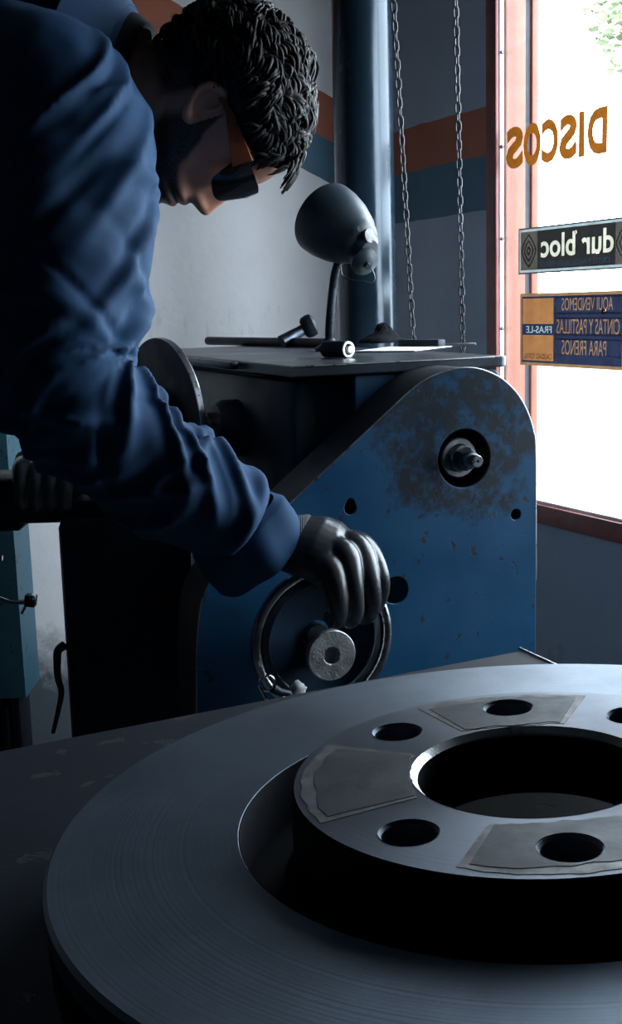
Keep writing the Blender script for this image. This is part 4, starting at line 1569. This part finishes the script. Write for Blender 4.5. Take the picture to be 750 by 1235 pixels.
def sleeve(path_px, n_rings, folds, seg=112, extra=None):
    """path_px: (px, py, Y, radius m)"""
    P = []
    for (x, y, Y, r) in path_px:
        p = at(x, y, Y)
        P.append((p.x, p.y, p.z, r))
    C_ = catmull(P, n_rings)
    path = [Vector(c[:3]) for c in C_]
    fr_ = frames(path)
    # fix the angular reference so phi = 0 faces the image right / up side
    rings = []
    for i, (p, (x, y, t)) in enumerate(zip(path, fr_)):
        tt_ = i / (n_rings - 1)
        if len(path_px) == 14:
            tt_ = (tt_ * 13 - 2) / 11
        e1 = (Vector((1, 0, .35)) - t * Vector((1, 0, .35)).dot(t)).normalized()
        e2 = t.cross(e1)
        ring = []
        for j in range(seg):
            ph = 2 * math.pi * j / seg
            r = C_[i][3]
            dr = 0
            for (t0, p0, k, w_, pw, a_) in folds:
                dphi = (ph - p0 + math.pi) % (2 * math.pi) - math.pi
                c_ = t0 + k * math.sin(dphi * 1.3)
                dr += a_ * math.exp(-((tt_ - c_) / w_) ** 2) * math.exp(-(dphi / pw) ** 2)
            if extra:
                dr += extra(tt_, ph)
            q = p + e1 * math.cos(ph) * r + e2 * math.sin(ph) * r
            dr += .0035 * noise.noise(q * 14) + .0018 * noise.noise(q * 33)
            ring.append(p + (e1 * math.cos(ph) + e2 * math.sin(ph)) * (r + dr))
        rings.append(ring)
    return rings


arm_px = [(-50, 118, 1.40, .085), (10, 112, 1.335, .092), (62, 128, 1.295, .086), (84, 178, 1.265, .085), (86, 240, 1.235, .083), (82, 310, 1.21, .079), (74, 375, 1.195, .075), (68, 426, 1.19, .072), (84, 474, 1.19, .071), (120, 514, 1.195, .067), (165, 550, 1.205, .061), (208, 580, 1.215, .056), (250, 606, 1.225, .052), (290, 634, 1.235, .050)]
# arm parameter: elbow near t = 0.5
F_ARM = [
    # t0, phi, skew, width, angular width, amplitude (phi 0 = toward the window)
    (.450, .05, .02, .014, 1.4, -.007), (.488, .2, .05, .018, 1.2, .009), (.545, -.2, -.09, .013, 1.0, -.012), (.590, .45, .10, .020, .9, .013),
    (.640, -.4, -.12, .014, .8, -.011), (.690, .35, .14, .018, .8, .012), (.735, -.2, -.10, .012, .8, -.010), (.790, .5, .13, .020, .9, .012),
    (.850, -.3, -.14, .015, .8, -.011), (.900, .3, .08, .020, 1.0, .012), (.960, .0, .02, .018, 1.6, .009),
    (.405, .2, .10, .022, 1.0, .012), (.350, .1, .12, .018, .8, -.005), (.290, .3, .14, .022, .8, .006), (.235, .2, .16, .018, .8, -.005), (.160, .4, .16, .022, .8, .007),
    (.06, .7, .10, .012, .5, -.007), (.09, .6, .12, .014, .5, .008), (.125, .75, .12, .010, .5, -.006), (.02, .5, .1, .014, .6, .006),
] + folds_for(46, 5, (.05, .98), (.0025, .0065), (.007, .018))
for ph_ in (1.6, 2.4, -1.6, -2.4):
    F_ARM += [(.50 + .05 * math.sin(ph_ * 3), ph_, .08, .014, .6, -.010), (.44, ph_, .07, .02, .6, .009), (.58, ph_, -.1, .016, .6, .009), (.66, ph_, .1, .013, .6, -.008), (.78, ph_, -.1, .016, .6, .008)]


def long_folds(t, ph):
    """drag lines running down the upper arm and along the forearm"""
    a = .0035 * math.sin(3 * ph + 9 * t) * math.exp(-((t - .28) / .16) ** 2)
    b = .004 * math.sin(4 * ph - 12 * t + 1) * math.exp(-((t - .8) / .15) ** 2)
    return a + b


mb.loft(sleeve(arm_px, 190, F_ARM, 120, long_folds))
# far sleeve: bent, hand braced on the lathe side, mostly hidden
arm2 = [(60, 150, 1.60, .075), (72, 240, 1.63, .074), (72, 330, 1.64, .07), (64, 410, 1.62, .062), (60, 470, 1.605, .054), (57, 520, 1.595, .047)]
mb.loft(sleeve(arm2, 60, folds_for(20, 9), 48))
# torso, bent forward almost level
tor = [(128, 84, .075, .085), (100, 98, .115, .105), (60, 118, .17, .125), (0, 140, .195, .137), (-120, 175, .19, .138), (-240, 215, .175, .132), (-340, 262, .175, .140), (-400, 320, .165, .135), (-420, 375, .10, .10)]
TY = 1.445
tp_ = []
for (x, y, hw, ht) in tor:
    p = at(x, y, TY)
    tp_.append((p.x, p.y, p.z, hw, ht))
C_ = catmull(tp_, 80)
path = [Vector(c[:3]) for c in C_]
frt = frames(path)
rings = []
fT = folds_for(26, 31, (.1, .9), (.003, .007), (.01, .03))
for i, (p, (x, y, t)) in enumerate(zip(path, frt)):
    e1 = Vector((0, -1, 0))
    e2 = t.cross(e1).normalized()
    if e2.z < 0:
        e2 = -e2
    tt_ = i / 79
    ring = []
    for j in range(96):
        ph = 2 * math.pi * j / 96
        c, s = math.cos(ph), math.sin(ph)
        ex = .85
        q = p + e1 * (abs(c) ** ex * (1 if c > 0 else -1)) * C_[i][3] + e2 * (abs(s) ** ex * (1 if s > 0 else -1)) * C_[i][4]
        dr = .004 * noise.noise(q * 9)
        for (t0, p0, k, w_, pw, a_) in fT:
            dphi = (ph - p0 + math.pi) % (2 * math.pi) - math.pi
            dr += a_ * math.exp(-((tt_ - t0 - k * math.sin(dphi)) / w_) ** 2) * math.exp(-(dphi / pw) ** 2)
        ring.append(q + (q - p).normalized() * dr)
    rings.append(ring)
mb.loft(rings)
coat = mesh_obj('overalls', remesh(mb, .0034, 1), M_COAT, person)

# collar: a standing, folded band round the neck
def collar_band(name, pts, h0, h1, mat, lean, thick=.004, r=.0, flare=0.0):
    rings = []
    cen, ax, rad = pts
    x = Vector((0, -1, 0))
    x = (x - ax * x.dot(ax)).normalized()
    y = ax.cross(x).normalized()
    n_ = 64
    for j in range(n_):
        ph = 2 * math.pi * j / n_
        d = x * math.cos(ph) + y * math.sin(ph)
        wob = .004 * math.sin(3 * ph + 1) + .003 * math.sin(5 * ph)
        lo = cen + d * (rad[0] + wob) + ax * h0
        hi = cen + d * (rad[1] + wob + flare) + ax * (h1 + lean * math.cos(ph - 2.2))
        rings.append([lo, lo.lerp(hi, .5) + d * .004, hi, hi + d * thick + ax * thick * .5, lo.lerp(hi, .5) + d * (thick + .005), lo + d * thick * 1.5])
    return MB().loft(rings, closed=True, cap=False).build(name, mat, person, True, 70)


nc = at(117, 84, 1.435)
nax = (at(172, 92, 1.435) - at(110, 70, 1.435)).normalized()
collar_band('collar', (nc, nax, (.094, .070)), -.024, .026, M_COAT, .004)
collar_band('collar_fold', (nc, nax, (.108, .075)), -.034, .021, M_COAT, .006, .005)
collar_band('shirt_neckband', (nc + nax * .010, nax, (.064, .0615)), .006, .034, cloth_mat('knit_neckband', (.012, .013, .016)), .004, .006)

# cuff: a wide turned band at the sleeve end
c0_, c1_ = at(284, 631, 1.235), at(317, 675, 1.25)
cax = (c1_ - c0_).normalized()
rings = []
n_ = 72
e1 = (Vector((1, 0, .7)) - cax * Vector((1, 0, .7)).dot(cax)).normalized()
e2 = cax.cross(e1)
for i, (t, r) in enumerate(((-.12, .0450), (.0, .0500), (.06, .0525), (.5, .0530), (.95, .0520), (1.0, .0500), (.95, .0470), (.5, .046), (0.0, .042))):
    ring = []
    for j in range(n_):
        ph = 2 * math.pi * j / n_
        d = e1 * math.cos(ph) + e2 * math.sin(ph)
        w_ = .0022 * math.sin(4 * ph + t * 3) + .0015 * math.sin(7 * ph - 2 * t)
        # cut on a slant: longer underneath
        slant = .010 * math.cos(ph) * t
        ring.append(c0_.lerp(c1_, t) + d * (r * (1.0 + .08 * math.cos(2 * ph)) + w_) - cax * slant * .5)
    rings.append(ring)
MB().loft(rings, closed=True, cap=False).build('cuff', M_COAT, person, True, 60)

# trousers and boots (he stands left of the lathe)
mb = MB()
hipz = at(-400, 330, TY).z
hx_ = at(-400, 330, TY).x
for sgn in (-1, 1):
    yb = TY + sgn * .10
    pts = [(hx_, yb, hipz + .02, .115), (hx_ - .01, yb, hipz - .15, .10), (hx_ + .035, yb, hipz * .52, .078), (hx_ + .01, yb + sgn * .02, .25, .066), (hx_ + .0, yb + sgn * .02, .09, .068)]
    C_ = catmull(pts, 40)
    mb.tube([Vector(c[:3]) for c in C_], lambda s: float(np.interp(s, np.linspace(0, 1, 40), C_[:, 3])), 32)
mb.lathe([(.03, -.10), (.13, -.06), (.155, .02), (.13, .10), (.02, .13)], Vector((hx_, TY, hipz)), Z, 32)
mesh_obj('trousers', remesh(mb, .008, 3), M_TROUSER, person)
for sgn in (-1, 1):
    yb = TY + sgn * .12
    rings = []
    for t, hw, hh in ((0, .030, .045), (.08, .042, .075), (.3, .045, .10), (.5, .046, .075), (.75, .050, .058), (.93, .042, .048), (1, .02, .030)):
        x_ = hx_ - .09 + .29 * t
        rings.append([Vector((x_, yb + math.cos(2 * math.pi * j / 24) * hw, max(0.0005, hh * .5 + math.sin(2 * math.pi * j / 24) * hh * .62))) for j in range(24)])
    MB().loft(rings).build('boot', MAT['rubber'], person, True, 60)

# ------------------------------------------------------------------ gloved right hand on the wheel
mb = MB()


def chain_tube(pts, seg=20, n_=28):
    P = []
    for (x, y, Y, r) in pts:
        p = at(x, y, Y)
        P.append((p.x, p.y, p.z, r))
    C_ = catmull(P, n_)
    pth = [Vector(c[:3]) for c in C_]
    mb.tube(pth, lambda s: float(np.interp(s, np.linspace(0, 1, n_), C_[:, 3])), seg)
    for e in (0, -1):
        sphere(pth[e], C_[e][3] * .98)


def sphere(c, r):
    rings = []
    for i in range(1, 8):
        a = math.pi * i / 8
        rings.append([c + Vector((math.cos(2 * math.pi * j / 14) * math.sin(a), math.sin(2 * math.pi * j / 14) * math.sin(a), math.cos(a))) * r for j in range(14)])
    mb.loft(rings)


# fingers: knuckle, first joint, second joint, tip (little finger nearest the camera)
fingers = [
    [(362, 674, 1.235, .0130), (385, 679, 1.220, .0150), (397, 687, 1.212, .0155), (403, 705, 1.207, .0130), (408, 728, 1.207, .0105), (409, 743, 1.214, .0090), (404, 749, 1.230, .0088), (398, 744, 1.242, .0078)],
    [(368, 664, 1.248, .0135), (402, 664, 1.232, .0155), (415, 671, 1.224, .0162), (422, 694, 1.217, .0135), (427, 722, 1.216, .0108), (428, 740, 1.223, .0094), (421, 748, 1.244, .0092), (409, 740, 1.258, .0084)],
    [(374, 656, 1.262, .0135), (418, 657, 1.248, .0155), (432, 665, 1.241, .0160), (442, 690, 1.234, .0134), (448, 716, 1.233, .0108), (448, 734, 1.240, .0095), (440, 744, 1.258, .0092), (427, 738, 1.272, .0084)],
    [(380, 650, 1.278, .0125), (426, 655, 1.266, .0145), (441, 665, 1.259, .0148), (453, 684, 1.253, .0125), (459, 702, 1.253, .0104), (458, 718, 1.260, .0094), (450, 733, 1.276, .0090), (438, 732, 1.288, .0082)],
]
for f_ in fingers:
    chain_tube(f_)
# thumb on the far side, hooked under the rim
chain_tube([(356, 668, 1.275, .0160), (380, 688, 1.300, .0145), (400, 698, 1.310, .0125), (416, 702, 1.308, .0105)])
# palm and back of the hand
rings = []
for (x, y, Y, hw, ht, rollv) in ((318, 668, 1.250, .031, .026, 0), (338, 655, 1.252, .031, .025, 0), (356, 655, 1.252, .038, .028, 0), (376, 659, 1.248, .043, .030, 0), (396, 665, 1.244, .044, .027, 0), (412, 672, 1.241, .039, .019, 0), (420, 678, 1.240, .030, .010, 0)):
    c = at(x, y, Y)
    acr = Vector((.30, .86, .42)).normalized()                # across the knuckles, near to far
    fw = Vector((.86, 0, -.38)).normalized()
    up_ = acr.cross(fw).normalized()
    if up_.z < 0:
        up_ = -up_
    rings.append([c + acr * math.cos(2 * math.pi * j / 28) * hw + up_ * math.sin(2 * math.pi * j / 28) * ht for j in range(28)])
mb.loft(rings)


def glove_mat():
    t = NT('coated_glove')
    n1 = t.noise(20, 4)
    t.set(Base_Color=t.ramp(n1, [(.3, (.018, .020, .024)), (.7, (.034, .037, .042))]), Roughness=t.ramp(n1, [(.3, (.22, .22, .22)), (.7, (.36, .36, .36))]))
    t.bump(t.noise(75, 4), .35, .0015)
    return t.m


gm = remesh(mb, .0018, 4)
glove = mesh_obj('glove', gm, glove_mat(), person)
# knitted wrist of the glove, running up into the cuff
rings = []
for (x, y, Y, hw, ht) in ((300, 662, 1.245, .033, .028), (322, 663, 1.250, .0335, .0285), (342, 655, 1.252, .034, .0275), (362, 653, 1.252, .036, .0265), (368, 655, 1.252, .034, .0245)):
    c = at(x, y, Y)
    acr = Vector((.25, .86, .42)).normalized()
    fw = Vector((.9, 0, -.2)).normalized()
    up_ = acr.cross(fw).normalized()
    rings.append([c + acr * math.cos(2 * math.pi * j / 40) * hw + up_ * math.sin(2 * math.pi * j / 40) * ht for j in range(40)])
knit = NT('knitted_wrist')
wv = knit.n('ShaderNodeTexWave')
wv.inputs['Scale'].default_value = 160
knit.link(knit.coord(), wv.inputs[0])
knit.set(Base_Color=knit.ramp(knit.noise(150, 3), [(.3, (.030, .033, .040)), (.7, (.055, .060, .070))]), Roughness=.9)
knit.bump(knit.math('ADD', wv.outputs['Fac'], knit.noise(300)), .5, .001)
MB().loft(rings).build('knitted_wrist', knit.m, glove, True, 70)

# gloved left hand braced on the cross slide, mostly hidden behind the right elbow
mb = MB()
rings = []
for (x, y, Y, hw, ht) in ((57, 512, 1.595, .030, .026), (56, 530, 1.59, .030, .025), (55, 548, 1.58, .040, .024), (54, 562, 1.56, .043, .020), (53, 570, 1.535, .040, .014)):
    c = at(x, y, Y)
    rings.append([c + Vector((1, 0, 0)) * math.cos(2 * math.pi * j / 28) * hw + Vector((0, .6, .8)) * math.sin(2 * math.pi * j / 28) * ht for j in range(28)])
mb.loft(rings)
for k, x in enumerate((26, 44, 62, 79)):
    chain_tube([(x + 3, 560, 1.56, .0125), (x, 566, 1.525, .0125), (x - 1, 580, 1.512, .0110), (x - 1, 598, 1.510, .0100), (x, 610, 1.514, .0090)])
chain_tube([(84, 545, 1.58, .0140), (98, 556, 1.56, .0130), (100, 568, 1.54, .0115), (94, 576, 1.525, .0100)])
mesh_obj('glove', remesh(mb, .0026, 3), glove_mat(), person)
